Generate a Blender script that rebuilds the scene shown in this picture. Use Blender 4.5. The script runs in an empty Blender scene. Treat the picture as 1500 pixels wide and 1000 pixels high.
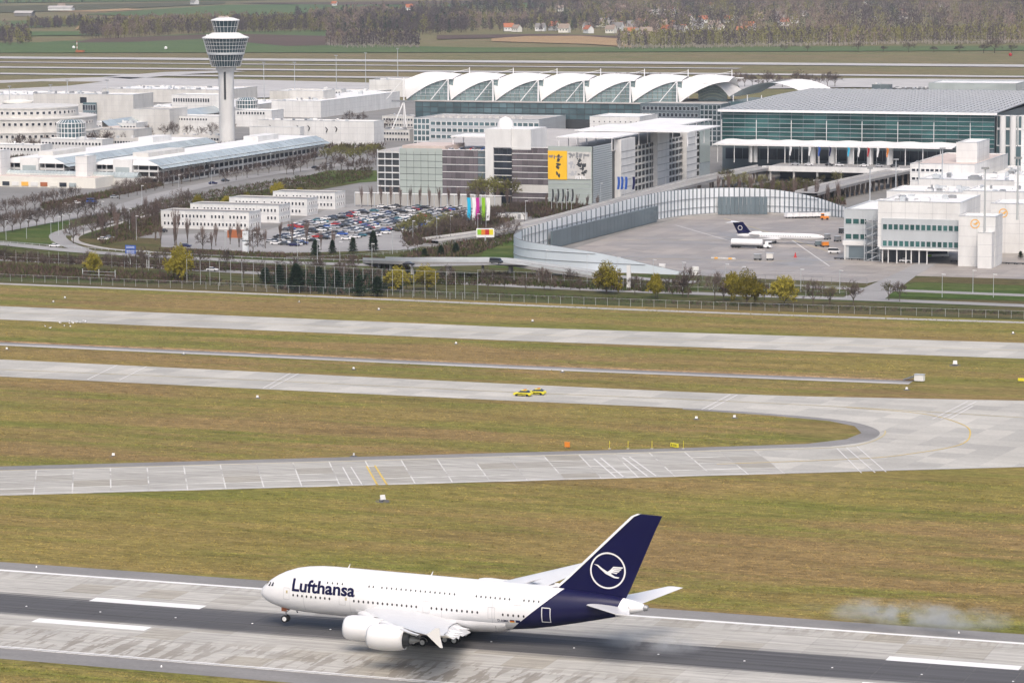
import bpy, bmesh, math, random
from mathutils import Vector, Matrix
from mathutils.geometry import tessellate_polygon
random.seed(7)
S = bpy.context.scene
C = bpy.context.collection
# ------------------------------------------------------------------ camera
# World: X runs along the runway (to the right), Y away across the airfield, Z up; metres.
FPX, HCAM, YH, RHO = 4500., 118., -75., .0051
PITCH = math.atan((500-YH)/FPX)
TH = math.atan(FPX/12430)
def _fr(v): # camera-heading frame -> world
    return Vector((v[0]*math.cos(TH)-v[1]*math.sin(TH), v[0]*math.sin(TH)+v[1]*math.cos(TH), v[2]))
_R0 = Vector((1,0,0)); _U0 = Vector((0,math.sin(PITCH),math.cos(PITCH))); _F = Vector((0,math.cos(PITCH),-math.sin(PITCH)))
CR = _fr(_R0*math.cos(RHO)-_U0*math.sin(RHO)); CU = _fr(_U0*math.cos(RHO)+_R0*math.sin(RHO)); CF = _fr(_F)
cd = bpy.data.cameras.new('camera'); cam = bpy.data.objects.new('camera', cd); C.objects.link(cam)
cd.sensor_width = 36; cd.lens = FPX/1500*36; cd.clip_start = 1; cd.clip_end = 60000
cam.matrix_world = Matrix(((CR.x,CU.x,-CF.x,0),(CR.y,CU.y,-CF.y,0),(CR.z,CU.z,-CF.z,HCAM),(0,0,0,1)))
S.camera = cam
# ------------------------------------------------------------------ world, sun, exposure (bright hazy overcast)
SUN_EL, SUN_AZ = math.radians(55), math.radians(158)   # azimuth clockwise from +Y
w = bpy.data.worlds.new('World'); S.world = w; w.use_nodes = True
nt = w.node_tree; nt.nodes.clear()
sky = nt.nodes.new('ShaderNodeTexSky'); sky.sky_type = 'NISHITA'; sky.sun_disc = False
sky.sun_elevation = SUN_EL; sky.sun_rotation = SUN_AZ; sky.air_density = .9; sky.dust_density = 5.; sky.ozone_density = .6
bg = nt.nodes.new('ShaderNodeBackground'); bg.inputs[1].default_value = .15
wo = nt.nodes.new('ShaderNodeOutputWorld'); nt.links.new(sky.outputs[0], bg.inputs[0]); nt.links.new(bg.outputs[0], wo.inputs[0])
sl = bpy.data.lights.new('sun', 'SUN'); sl.energy = 1.15; sl.angle = math.radians(40); sl.color = (1,.92,.82)
so = bpy.data.objects.new('sun', sl); C.objects.link(so)
sd = Vector((math.sin(SUN_AZ)*math.cos(SUN_EL), math.cos(SUN_AZ)*math.cos(SUN_EL), math.sin(SUN_EL)))
so.rotation_euler = sd.to_track_quat('Z','Y').to_euler(); so.location = (0,0,400)
S.view_settings.view_transform = 'Standard'; S.view_settings.look = 'None'
S.view_settings.exposure = .5; S.view_settings.gamma = 1; S.view_settings.use_curve_mapping = False
# ------------------------------------------------------------------ helpers
def g(px, py, z=0.):          # photo pixel -> point where its ray meets the level z
    d = CF*FPX + CR*(px-750) - CU*(py-500)
    t = (z-HCAM)/d.z
    return Vector((d.x*t, d.y*t, z))
def ax(px, y, z=0.):          # x of the pixel column px along the line y, z
    n = CF*(px-750)-CR*FPX    # plane of that column (roll is tiny)
    return -(n.y*y+n.z*(z-HCAM))/n.x
def hz(x, y, py):             # height that shows at pixel row py above ground point (x, y)
    n = CU*FPX + CF*(py-500)
    return HCAM-(n.x*x+n.y*y)/n.z
class MB:
    def __init__(s): s.v=[]; s.f=[]; s.m=[]
    def add(s, vs, fs, m=0):
        o=len(s.v); s.v+= [tuple(p) for p in vs]
        for f in fs: s.f.append(tuple(i+o for i in f)); s.m.append(m)
        return s
    def box(s, x0,x1,y0,y1,z0,z1,m=0):
        return s.add([(x0,y0,z0),(x1,y0,z0),(x1,y1,z0),(x0,y1,z0),(x0,y0,z1),(x1,y0,z1),(x1,y1,z1),(x0,y1,z1)],
            [(3,2,1,0),(4,5,6,7),(0,1,5,4),(1,2,6,5),(2,3,7,6),(3,0,4,7)],m)
    def prism(s, poly, z0, z1, m=0):
        n=len(poly); vs=[(p[0],p[1],z0) for p in poly]+[(p[0],p[1],z1) for p in poly]
        ar=sum(poly[i][0]*poly[(i+1)%n][1]-poly[(i+1)%n][0]*poly[i][1] for i in range(n))
        fs=[(i,(i+1)%n,n+(i+1)%n,n+i) for i in range(n)]+[tuple(range(n,2*n)),tuple(range(n-1,-1,-1))]
        if ar<0: fs=[tuple(reversed(f)) for f in fs]
        return s.add(vs,fs,m)
    def tube(s, p0,p1,r0,r1=None,n=6,m=0,cap=True):
        r1=r0 if r1 is None else r1; p0=Vector(p0);p1=Vector(p1); d=(p1-p0)
        if d.length<1e-6: return s
        d.normalize(); a=d.orthogonal().normalized(); b=d.cross(a); vs=[]
        for P,r in ((p0,r0),(p1,r1)):
            for i in range(n):
                t=2*math.pi*i/n; vs.append(P+a*(r*math.cos(t))+b*(r*math.sin(t)))
        fs=[(i,(i+1)%n,n+(i+1)%n,n+i) for i in range(n)]
        if cap: fs+= [tuple(range(n-1,-1,-1)),tuple(range(n,2*n))]
        return s.add(vs,fs,m)
    def lathe(s, prof, n=24, c=(0,0,0), axis='z', m=0, a0=0, a1=2*math.pi, cap=True):
        full=abs(a1-a0-2*math.pi)<1e-6; k=n if full else n+1; vs=[]
        for r,h in prof:
            for i in range(k):
                t=a0+(a1-a0)*i/n
                if axis=='z': p=(c[0]+r*math.cos(t),c[1]+r*math.sin(t),c[2]+h)
                elif axis=='x': p=(c[0]+h,c[1]+r*math.cos(t),c[2]+r*math.sin(t))
                else: p=(c[0]+r*math.cos(t),c[1]+h,c[2]-r*math.sin(t))
                vs.append(p)
        fs=[]
        for j in range(len(prof)-1):
            for i in range(n):
                i2=(i+1)%k
                fs.append((j*k+i,j*k+i2,(j+1)*k+i2,(j+1)*k+i))
        if cap and full:
            if prof[0][0]>1e-4: fs.append(tuple(range(k-1,-1,-1)))
            if prof[-1][0]>1e-4: fs.append(tuple(range((len(prof)-1)*k,len(prof)*k)))
        return s.add(vs,fs,m)
    def grid(s, fn, nu, nv, m=0):
        vs=[fn(i/nu,j/nv) for i in range(nu+1) for j in range(nv+1)]
        fs=[(i*(nv+1)+j,(i+1)*(nv+1)+j,(i+1)*(nv+1)+j+1,i*(nv+1)+j+1) for i in range(nu) for j in range(nv)]
        return s.add(vs,fs,m)
    def poly(s, pts, z=None, m=0):       # flat polygon, facing up
        P=[Vector((p[0],p[1],(p[2] if len(p)>2 else 0) if z is None else z)) for p in pts]
        tr=tessellate_polygon([P]); fs=[]
        for t in tr:
            a,b,c=[P[i] for i in t]
            fs.append(t if (b-a).cross(c-a).z>0 else (t[0],t[2],t[1]))
        return s.add(P,fs,m)
    def mesh(s, name, mats, smooth=False, ang=None):
        me=bpy.data.meshes.new(name); me.from_pydata(s.v,[],s.f)
        for m in (mats if isinstance(mats,(list,tuple)) else [mats]): me.materials.append(m)
        if any(s.m): me.polygons.foreach_set('material_index',s.m)
        if smooth: me.polygons.foreach_set('use_smooth',[True]*len(s.f))
        me.update()
        if smooth and ang: me.set_sharp_from_angle(angle=math.radians(ang))
        return me
    def build(s, name, mats, parent=None, smooth=False, ang=40):
        return link(name, s.mesh(name,mats,smooth,ang), parent)
def link(name, me, parent=None, loc=None, rz=None, sc=None):
    o=bpy.data.objects.new(name,me); C.objects.link(o)
    if parent: o.parent=parent
    if loc is not None: o.location=loc
    if rz is not None: o.rotation_euler[2]=rz
    if sc is not None: o.scale=sc
    return o
def tag(o,label,cat,group=None,kind=None):
    o['label']=label; o['category']=cat
    if group: o['group']=group
    if kind: o['kind']=kind
    return o
def empty(name,loc=(0,0,0),rz=0,label=None,cat=None,group=None):
    o=bpy.data.objects.new(name,None); C.objects.link(o); o.location=loc; o.rotation_euler[2]=rz; o.empty_display_size=.5
    if label: tag(o,label,cat,group)
    return o
def struct(name,mb,mat): o=mb.build(name,mat); o['kind']='structure'; return o
def stuff(o): o['kind']='stuff'; return o
KIDS={}
def copy_tree(o,loc=None,rz=None,sc=None,parent=None,label=None,group=None):
    c=o.copy(); C.objects.link(c); c.parent=parent
    if loc is not None: c.location=loc
    if rz is not None: c.rotation_euler[2]=rz
    if sc is not None: c.scale=sc if hasattr(sc,'__len__') else (sc,sc,sc)
    if label: c['label']=label
    if group: c['group']=group
    if o not in KIDS: KIDS[o]=list(o.children)
    for k in KIDS[o]: copy_tree(k,parent=c)
    return c
# ------------------------------------------------------------------ materials
M={}
class N:
    def __init__(s,name):
        s.m=bpy.data.materials.new(name); s.m.use_nodes=True; s.t=s.m.node_tree; s.b=s.t.nodes['Principled BSDF']; M[name]=s.m
    def n(s,ty,**k):
        x=s.t.nodes.new('ShaderNode'+ty)
        for a,v in k.items(): setattr(x,a,v)
        return x
    def l(s,a,b): s.t.links.new(a,b)
    def coord(s,kind='Position',scale=(1,1,1),rot=0):
        if kind=='Position': o=s.n('NewGeometry').outputs['Position']
        else: o=s.n('TexCoord').outputs['Object']
        mp=s.n('Mapping'); mp.inputs['Scale'].default_value=scale; mp.inputs['Rotation'].default_value=(0,0,rot)
        s.l(o,mp.inputs[0]); return mp.outputs[0]
    def noise(s,vec,scale,detail=4,rough=.6):
        x=s.n('TexNoise'); x.inputs['Scale'].default_value=scale; x.inputs['Detail'].default_value=detail; x.inputs['Roughness'].default_value=rough
        s.l(vec,x.inputs['Vector']); return x.outputs['Fac']
    def ramp(s,fac,stops):
        x=s.n('ValToRGB'); e=x.color_ramp.elements
        while len(e)<len(stops): e.new(.5)
        for q,(p,c) in zip(e,stops): q.position=p; q.color=(c,c,c,1) if not hasattr(c,'__len__') else (*c,1)
        s.l(fac,x.inputs[0]); return x.outputs[0]
    def mix(s,f,a,b,ty='MIX'):
        x=s.n('Mix'); x.data_type='RGBA'; x.blend_type=ty; x.clamp_result=False
        for i,v in ((0,f),(6,a),(7,b)):
            if isinstance(v,(int,float)): x.inputs[i].default_value=v
            elif isinstance(v,tuple): x.inputs[i].default_value=(*v,1)
            else: s.l(v,x.inputs[i])
        return x.outputs[2]
    def math(s,op,a,b=0,c=0,clamp=False):
        x=s.n('Math',operation=op,use_clamp=clamp)
        for i,v in enumerate((a,b,c)):
            if isinstance(v,(int,float)): x.inputs[i].default_value=v
            else: s.l(v,x.inputs[i])
        return x.outputs[0]
    def smooth(s,v,a,b):
        x=s.n('MapRange',interpolation_type='SMOOTHSTEP'); x.inputs[1].default_value=a; x.inputs[2].default_value=b
        s.l(v,x.inputs[0]); return x.outputs[0]
    def xyz(s,vec):
        x=s.n('SeparateXYZ'); s.l(vec,x.inputs[0]); return x.outputs
    def out(s,col,rough=.8,metal=0,spec=.5,bump=None,bs=.3,bd=.1):
        b=s.b
        for k,v in (('Base Color',col),('Roughness',rough),('Metallic',metal),('Specular IOR Level',spec)):
            if isinstance(v,(int,float)): b.inputs[k].default_value=v
            elif isinstance(v,tuple): b.inputs[k].default_value=(*v,1)
            else: s.l(v,b.inputs[k])
        if bump is not None:
            x=s.n('Bump'); x.inputs['Strength'].default_value=bs; x.inputs['Distance'].default_value=bd
            s.l(bump,x.inputs['Height']); s.l(x.outputs[0],b.inputs['Normal'])
        return s.m
def plain(name,col,rough=.6,var=.1,scale=.4,metal=0,spec=.4,kind='Position',streak=True,rnd=0):
    m=N(name); v=m.coord(kind,(1,1,.35) if streak else (1,1,1)); f=m.noise(v,scale,5,.65)
    lo=tuple(c*(1-var) for c in col); hi=tuple(min(1,c*(1+var)) for c in col)
    c=m.ramp(f,[(.3,lo),(.7,hi)])
    if rnd:
        r=m.n('ObjectInfo').outputs['Random']
        c=m.mix(1.,c,m.ramp(r,[(0,1-rnd),(1,1+rnd*.6)]),'MULTIPLY')
    return m.out(c,rough,metal,spec)
# grass of the airfield: dry straw-brown and olive green, mown along the runway
def grass(name,a,b,c,d,big=.012):
    m=N(name)
    v1=m.coord('Position',(.4,1,1)); f1=m.noise(v1,big,6,.62)
    v2=m.coord('Position',(.16,1,1)); f2=m.noise(v2,.16,5,.7)
    v3=m.coord('Position',(.22,1,1)); f3=m.noise(v3,1.1,6,.8)
    v4=m.coord('Position',(.14,1,1)); f4=m.noise(v4,.06,7,.68)
    col=m.mix(m.ramp(f1,[(.40,0.),(.56,1.)]),a,b)
    col=m.mix(m.ramp(f4,[(.46,0.),(.62,.95)]),col,c)
    col=m.mix(m.ramp(f2,[(.5,0.),(.74,.75)]),col,d)
    col=m.mix(1.,col,m.ramp(f2,[(.3,.66),(.7,1.25)]),'MULTIPLY')
    v6=m.coord('Position',(.5,1,1)); f6=m.noise(v6,3.2,3,.8); col=m.mix(1.,col,m.ramp(f6,[(.3,.72),(.7,1.28)]),'MULTIPLY'); col=m.mix(1.,col,m.ramp(f3,[(.32,.36),(.68,1.6)]),'MULTIPLY')
    return m.out(col,.95,0,.12,m.math('ADD',f3,f2),.7,.25)
grass('airfield_grass',(.212,.174,.052),(.218,.154,.066),(.152,.158,.036),(.188,.134,.054))
grass('verge_grass',(.06,.078,.02),(.105,.085,.04),(.045,.068,.014),(.085,.065,.035),.02)
grass('lawn_grass',(.06,.095,.02),(.08,.1,.028),(.05,.09,.017),(.1,.095,.04),.02)
grass('far_grass',(.17,.155,.075),(.19,.15,.085),(.13,.145,.06),(.17,.13,.08),.006)
grass('field_green',(.08,.13,.05),(.1,.135,.055),(.075,.12,.045),(.11,.13,.06),.006)
grass('field_dark',(.09,.095,.045),(.105,.09,.055),(.07,.09,.04),(.1,.08,.05),.006)
grass('field_brown',(.1,.07,.058),(.115,.08,.065),(.1,.075,.055),(.09,.06,.05),.006)
grass('field_tan',(.33,.22,.12),(.36,.25,.14),(.32,.23,.13),(.3,.2,.11),.01)
def pave(name,col,rough,var,joint=None,jc=None,rot=0,wet=False,jw=.03):
    m=N(name); v=m.coord('Position',(.25,1,1)); f=m.noise(v,.25,6,.65); v2=m.coord(); f2=m.noise(v2,1.2,5,.7); f3=m.noise(v2,.03,4,.6)
    c=m.ramp(f,[(.28,tuple(x*(1-var) for x in col)),(.72,tuple(x*(1+var) for x in col))])
    c=m.mix(1.,c,m.ramp(f2,[(.25,.86),(.75,1.12)]),'MULTIPLY'); c=m.mix(1.,c,m.ramp(f3,[(.3,.86),(.7,1.1)]),'MULTIPLY')
    if joint:
        bt=m.n('TexBrick',offset=0.,squash=1.); bt.inputs['Scale'].default_value=1; bt.inputs['Brick Width'].default_value=joint[0]; bt.inputs['Row Height'].default_value=joint[1]
        bt.inputs['Mortar Size'].default_value=jw; bt.inputs['Mortar Smooth'].default_value=.4; bt.inputs['Bias'].default_value=0
        bt.inputs['Color1'].default_value=(.84,.84,.84,1); bt.inputs['Color2'].default_value=(1.1,1.09,1.07,1); bt.inputs['Mortar'].default_value=(*jc,1)
        m.l(m.coord('Position',(1,1,1),rot),bt.inputs['Vector']); c=m.mix(1.,c,bt.outputs['Color'],'MULTIPLY')
    r=m.ramp(f3,[(.35,rough*.45),(.65,rough)]) if wet else rough
    return m.out(c,r,0,.4,f2,.15,.03)
pave('taxi_concrete',(.415,.405,.372),.8,.1,(7.5,7.5),(.72,.72,.72),0.12)
m=N('taxi_slab_base'); v=m.coord(); m.out(m.mix(m.ramp(m.noise(v,.07,4,.6),[(.46,0.),(.54,1.)]),(.33,.32,.30),(.56,.555,.53)),.8)
pave('asphalt',(.21,.205,.2),.85,.12)
pave('dark_asphalt',(.09,.09,.095),.85,.15)
pave('road',(.27,.265,.26),.85,.1)
pave('pale_road',(.36,.345,.325),.85,.1)
pave('apron_concrete',(.29,.265,.245),.75,.14,(7.5,7.5),(.7,.7,.7),0,True,.1)
pave('city_paving',(.2,.195,.185),.85,.2)
pave('far_concrete',(.42,.41,.40),.8,.06)
def slab(name,col,rubber=False):
    m=N(name); r=m.n('ObjectInfo').outputs['Random']
    v=m.coord('Position',(.06,1,1)); f=m.noise(v,.9,6,.7); v2=m.coord('Position',(.3,1,1)); f2=m.noise(v2,.9,5,.7); f3=m.noise(v2,.06,4,.6)
    c=m.ramp(r,[(0,tuple(x*.8*k for x,k in zip(col,(1.04,1,.92)))),(.25,tuple(x*.97 for x in col)),(1,tuple(x*1.07 for x in col))])
    c=m.mix(1.,c,m.ramp(f,[(.34,.7),(.6,1.08)]),'MULTIPLY'); c=m.mix(1.,c,m.ramp(f2,[(.3,.9),(.7,1.08)]),'MULTIPLY')
    # brown dirt stains across the joints near the edges
    v5=m.coord('Position',(1.,.16,1)); f5=m.noise(v5,.55,4,.6)
    y=m.xyz(m.n('NewGeometry').outputs['Position'])[1]
    if rubber:
        edge=m.math('ADD',m.math('MULTIPLY',m.math('SUBTRACT',1.,m.smooth(y,463.,474.)),.8),m.math('MULTIPLY',m.smooth(y,503.,512.),.45))
        c=m.mix(m.math('MULTIPLY',m.ramp(f5,[(.5,0.),(.54,1.)]),m.math('MULTIPLY',edge,m.ramp(f3,[(.3,.4),(.6,1.)]))),c,(.2,.18,.15))
        vs=m.coord('Position',(.008,1,1)); fs=m.noise(vs,1.3,5,.7); d=m.math('ABSOLUTE',m.math('SUBTRACT',y,485.6))
        dd=m.math('ADD',d,m.math('MULTIPLY',m.math('SUBTRACT',fs,.5),9.))
        k=m.math('SUBTRACT',1.,m.smooth(dd,6.4,9.2))
        thin=m.math('MULTIPLY',m.math('SUBTRACT',1.,m.smooth(d,10.,21.)),m.ramp(fs,[(.52,0.),(.66,.5)]))
        k=m.math('MAXIMUM',m.math('MULTIPLY',k,.93),thin)
        c=m.mix(k,c,m.ramp(fs,[(.35,(.03,.03,.034)),(.65,(.08,.08,.087))]))
    return m.out(c,.8,0,.35,f2,.15,.03)
slab('runway_slab',(.415,.403,.37),True)
slab('taxi_slab',(.375,.365,.335))
pave('runway_joint',(.24,.235,.225),.85,.1)
def paint(name,col,wear=.35):
    m=N(name); v=m.coord('Position',(.2,1,1)); f=m.noise(v,1.5,5,.75)
    m.out(m.mix(m.ramp(f,[(.5,0.),(.78,wear)]),col,(.36,.35,.33)),.6)
paint('white_paint',(.74,.74,.73),.5); paint('yellow_paint',(.6,.43,.08),.6); paint('faded_yellow',(.48,.4,.2),.8); paint('faded_white',(.6,.59,.57),.7)
plain('white_wall',(.66,.66,.65),.6,.11,.16); plain('white_roof',(.69,.69,.685),.7,.1,.12,streak=False); plain('offwhite_wall',(.56,.55,.525),.7,.13,.2); plain('metal_roof',(.36,.385,.41),.45,.14,.15,.2,streak=False)
plain('cream_wall',(.7,.68,.62),.7,.06,.15)
plain('white_metal',(.78,.78,.78),.4,.04,.3); plain('pale_metal',(.52,.55,.57),.4,.06,.2,.3); plain('barrier_metal',(.56,.62,.67),.45,.05,.1,0); plain('grey_metal',(.3,.31,.32),.45,.08,.4,.4); plain('dark_metal',(.06,.065,.07),.5,.1,.5,.3)
plain('grey_roof',(.4,.385,.37),.8,.12,.12,streak=False); plain('dark_roof',(.2,.19,.18),.85,.2,.12,streak=False); plain('pink_roof',(.52,.44,.40),.8,.1,.15,streak=False)
plain('concrete',(.42,.41,.39),.8,.12,.2); plain('brown_concrete',(.26,.21,.17),.85,.2,.3); plain('tan_facade',(.3,.26,.25),.6,.1,.3)
def glass(name,col,rough=.12,var=.3,rnd=.25,spec=.6):
    m=N(name); v=m.coord('Position',(1,1,2)); f=m.noise(v,.05,3,.5); r=m.n('ObjectInfo').outputs['Random']
    c=m.ramp(f,[(.3,tuple(x*(1-var) for x in col)),(.7,tuple(x*(1+var) for x in col))])
    c=m.mix(1.,c,m.ramp(r,[(0,1-rnd),(1,1+rnd)]),'MULTIPLY'); m.out(c,rough,0,spec)
glass('dark_glass',(.028,.034,.045)); glass('green_glass',(.036,.1,.098),.1,.45,.35); glass('blue_glass',(.085,.135,.15),.12,.3,.25)
glass('pale_glass',(.36,.41,.42),.25,.15,.08); glass('tent_glass',(.2,.27,.275),.2,.2,.15); glass('mint_panel',(.37,.42,.395),.35,.06,.05); glass('lilac_glass',(.13,.115,.125),.2,.2,.25)
glass('milky_panel',(.70,.73,.76),.35,.06,.06); glass('slate_panel',(.11,.145,.165),.4,.12,.1); glass('tower_glass',(.03,.055,.065),.1,.2,.3)
for nme,col in (('red',(.45,.03,.03)),('orange',(.65,.22,.03)),('yellow',(.7,.6,.03)),('blue',(.03,.1,.4)),('cyan',(.02,.45,.7)),('magenta',(.5,.03,.3)),('green',(.25,.5,.03)),('navy',(.012,.013,.075)),('black',(.02,.02,.022)),('silver',(.42,.43,.45)),('charcoal',(.06,.065,.07)),('white',(.8,.8,.8)),('poster_yellow',(.85,.5,.03)),('rust',(.35,.12,.05)),('logo_orange',(.78,.42,.08)),('tealcar',(.04,.16,.2)),('hazard_yellow',(.7,.62,.04))):
    plain(nme,col,.35,.06,.5)
plain('airliner_white',(.7,.7,.705),.28,.03,.4,kind='Object',streak=False); plain('airliner_navy',(.006,.006,.042),.3,.1,.2,0,.12,kind='Object',streak=False)
plain('wing_grey',(.58,.59,.60),.35,.05,.4,kind='Object',streak=False); plain('tyre',(.02,.02,.02),.9,.2,2.); plain('gear_silver',(.5,.5,.52),.35,.15,2.,.6); plain('wheel_hub',(.72,.72,.7),.4,.1,2.)
def leafy(name,col,var=.45,tr=0):
    m=N(name); v=m.coord('Object'); f=m.noise(v,.9,3,.7); r=m.n('ObjectInfo').outputs['Random']
    c=m.ramp(f,[(.25,tuple(x*(1-var) for x in col)),(.75,tuple(x*(1+var) for x in col))]); c=m.mix(1.,c,m.ramp(r,[(0,.82),(1,1.18)]),'MULTIPLY')
    m.out(c,.9,0,.1)
leafy('wood_pale',(.19,.145,.125),.4); leafy('bark',(.105,.085,.068),.3); leafy('twig',(.115,.09,.078),.3); leafy('twig_red',(.16,.12,.105),.3); leafy('willow_leaf',(.25,.215,.03),.6); leafy('spring_leaf',(.17,.175,.04)); leafy('pine_needle',(.022,.04,.02)); leafy('birch_bark',(.34,.31,.27),.3)
leafy('wood_twig',(.085,.07,.072),.5); leafy('wood_green',(.17,.16,.06),.4); leafy('shrub_twig',(.095,.066,.052),.4); leafy('shrub_green',(.06,.075,.022),.4)
# ------------------------------------------------------------------ ground and airfield
def sheet(name,x0,x1,y0,y1,z,mat): return struct(name,MB().poly([(x0,y0),(x1,y0),(x1,y1),(x0,y1)],z),M[mat])
def pxpoly(pts,z=0.): return [g(x,y,z) for x,y in pts]
def pxsheet(name,pts,z,mat): return struct(name,MB().poly(pxpoly(pts),z),M[mat])
def ribbon_pts(pts,w):
    P=[Vector(p) if len(p)==3 else Vector((p[0],p[1],0)) for p in pts]; L=[];R=[]
    for i,p in enumerate(P):
        d=(P[min(i+1,len(P)-1)]-P[max(i-1,0)]); d.z=0; d.normalize(); n=Vector((-d.y,d.x,0)); ww=w[i] if hasattr(w,'__len__') else w
        L.append(p+n*ww/2); R.append(p-n*ww/2)
    return L,R
def spline(P,k=6):
    P=[Vector(p) for p in P]; out=[]
    for i in range(len(P)-1):
        p0=P[max(i-1,0)];p1=P[i];p2=P[i+1];p3=P[min(i+2,len(P)-1)]
        for j in range(k):
            t=j/k; out.append(.5*((2*p1)+(p2-p0)*t+(2*p0-5*p1+4*p2-p3)*t*t+(3*p1-p0-3*p2+p3)*t**3))
    out.append(P[-1]); return out
def ribbon(mb,pts,w,z=None,m=0):
    L,R=ribbon_pts(pts,w); vs=[]
    for l,r in zip(L,R):
        vs+= [(l.x,l.y,l.z if z is None else z),(r.x,r.y,r.z if z is None else z)]
    return mb.add(vs,[(2*i,2*i+1,2*i+3,2*i+2) for i in range(len(L)-1)],m)
sheet('ground',-14000,9000,-600,16000,-.6,'far_grass')
sheet('airfield_grass',-1500,600,100,968,0,'airfield_grass')
sheet('verge',-2200,800,968.5,1140,.02,'verge_grass')
sheet('terminal_ground',-1700,600,1139,2230,.0,'city_paving')
# grass tufts standing in the mown airfield
tr_=random.Random(12); mb=MB(); V=mb.v; F3=mb.f; MI=mb.m
pv1=[g(-60,730),g(1560,684)]
for i in range(110000):
    px_,py_=tr_.uniform(-40,1540),tr_.uniform(415,1010); p=g(px_,py_); x,y=p.x,p.y
    if y>962 or y<430 or 444<y<521 or 748<y<788 or 866<y<915 or 811<y<822: continue
    if y>560 and y<720 and px_<1300 and abs(py_-(706-px_*.0275))<24: continue
    if px_>1150 and 570<py_<705: continue
    h=tr_.uniform(.06,.3); a=tr_.uniform(-.5,.5); w=tr_.uniform(.1,.4); k=len(V); V.append((x-w,y,0)); V.append((x+w,y+a*.5,0)); V.append((x+tr_.uniform(-.3,.3),y+.2,h)); F3.append((k,k+1,k+2)); MI.append(tr_.choice((0,0,1,2)))
tag(mb.build('grass_tufts',[M['airfield_grass']]*3),'short dry olive grass tufts between runway and taxiways','grass',None,'stuff')
# runway
RX0,RX1=-330,-35
rw=struct('runway',MB().poly([(RX0-200,446.5),(RX1+200,446.5),(RX1+200,519.5),(RX0-200,519.5)],.03),M['asphalt'])
MB().poly([(RX0-200,453.3),(RX1+200,453.3),(RX1+200,513.2),(RX0-200,513.2)],.05).build('joint_bed',M['runway_joint'],rw)
def slab_mesh(lx,ly,mat,gap,gx=None):
    mb=MB(); a,b=lx/2-(gap if gx is None else gx)/2,ly/2-gap/2; c=.02 if gx else .04
    mb.add([(-a,-b,0),(a,-b,0),(a,b,0),(-a,b,0),(-a+c,-b+c,.03),(a-c,-b+c,.03),(a-c,b-c,.03),(-a+c,b-c,.03)],[(4,5,6,7),(0,1,5,4),(1,2,6,5),(2,3,7,6),(3,0,4,7)])
    return mb.mesh('slab',mat)
sm=slab_mesh(7.5,7.4875,M['runway_slab'],.12,.03)
for i in range(37):
    for j in range(8): link('slab',sm,rw,(-322+i*7.5+3.75,453.3+7.4875*(j+.5),.05))
wp=M['white_paint']
for y in (454.2,512.2): MB().poly([(RX0-150,y-.55),(RX1+150,y-.55),(RX1+150,y+.55),(RX0-150,y+.55)],.09).build('edge_line',wp,rw)
for x0,y in ((-262.4,474.9),(-260.9,494.),(-112.4,494.2),(-112.4,474.9)):
    MB().poly([(x0,y-1.55),(x0+22.3,y-1.55),(x0+22.3,y+1.55),(x0,y+1.55)],.09).build('touchdown_bar',wp,rw)
lm=MB().lathe([(.19,0),(.19,.04),(.1,.08)],8).mesh('runway_light',M['white_metal'])
for i in range(17): link('runway_light',lm,rw,(-284.5+15*i,484.6,.08))
for i in range(4): 
    link('runway_light',lm,rw,(-285+60*i,516.8,.04),None,(.8,.8,4)); link('runway_light',lm,rw,(-285+60*i,449.6,.04),None,(.8,.8,4))
MB().poly([(-330,474.9-21),(-330,474.9-20.6),(-60,474.9-20.6),(-60,474.9-21)],.091).build('joint_seal',M['asphalt'],rw)
# taxiways: near exit, the middle taxiway it joins, and the far one
top2=[(-250,514.5),(0,526.5),(375,544.5),(750,562.5),(1100,578),(1300,583),(1500,587),(1750,592)]
bot2=[(-250,539.5),(0,551.5),(375,569.5),(750,587),(1000,598),(1150,607.5),(1235,616),(1272,624),(1288,632),(1284,640),(1262,648),(1215,654)]
top1=[(1000,660.5),(520,674),(0,689),(-250,697)]
bot1=[(-250,732),(0,725),(520,711.5),(1000,698),(1500,684),(1750,677)]
def sm_px(pts): return [tuple(p)[:2] for p in spline([(x,y,0) for x,y in pts],4)]
outl=sm_px(top2)+list(reversed(bot1))+list(reversed(top1))+list(reversed(sm_px(bot2)))
notch=list(reversed(top1))+list(reversed(sm_px(bot2)))
tb=pxsheet('taxiway_shoulder',[(-250,690)]+[(0,683),(520,669),(1000,656),(1180,650),(1240,643),(1262,634),(1252,624),(1215,616.5),(1130,608.5),(1000,599.5)]+[(1000,590),(1340,600),(1340,660),(1000,672),(0,699),(-250,703)],.03,'asphalt')
tw=pxsheet('taxiway',outl,.06,'taxi_concrete')
# sealed slabs of the exit taxiway
A=g(-60,708.6); B=g(1130,676.0); d=(B-A).normalized(); n=Vector((-d.y,d.x,0)); L=(B-A).length; B=A+d*(8.4*int(L/8.4)); ang=math.atan2(d.y,d.x)
wA=33.5
MB().poly([A-n*wA/2,B-n*wA/2,B+n*wA/2,A+n*wA/2],.07).build('sealant_bed',M['taxi_slab_base'],tw)
sm2=[slab_mesh(8.4,wA/4-e,M['taxi_slab'],.3) for e in (0.,.1,.55,1.0)]; sr_=random.Random(4)
k=int(L/8.4); B=A+d*(8.4*int(L/8.4))
for i in range(k):
    for j in range(4):
        link('slab',sr_.choice(sm2[:3] if j>0 else sm2),tw,A+d*(8.4*(i+.5))+n*(wA/4*(j-1.5))+Vector((0,0,.07)),ang)
def mark(pts,w,mat,z=.112,k=5,parent=None):
    mb=MB(); ribbon(mb,spline(pxpoly(pts),k) if len(pts)>2 else pxpoly(pts),w,z); return mb.build('painted_line',M[mat],parent or tw)
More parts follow.
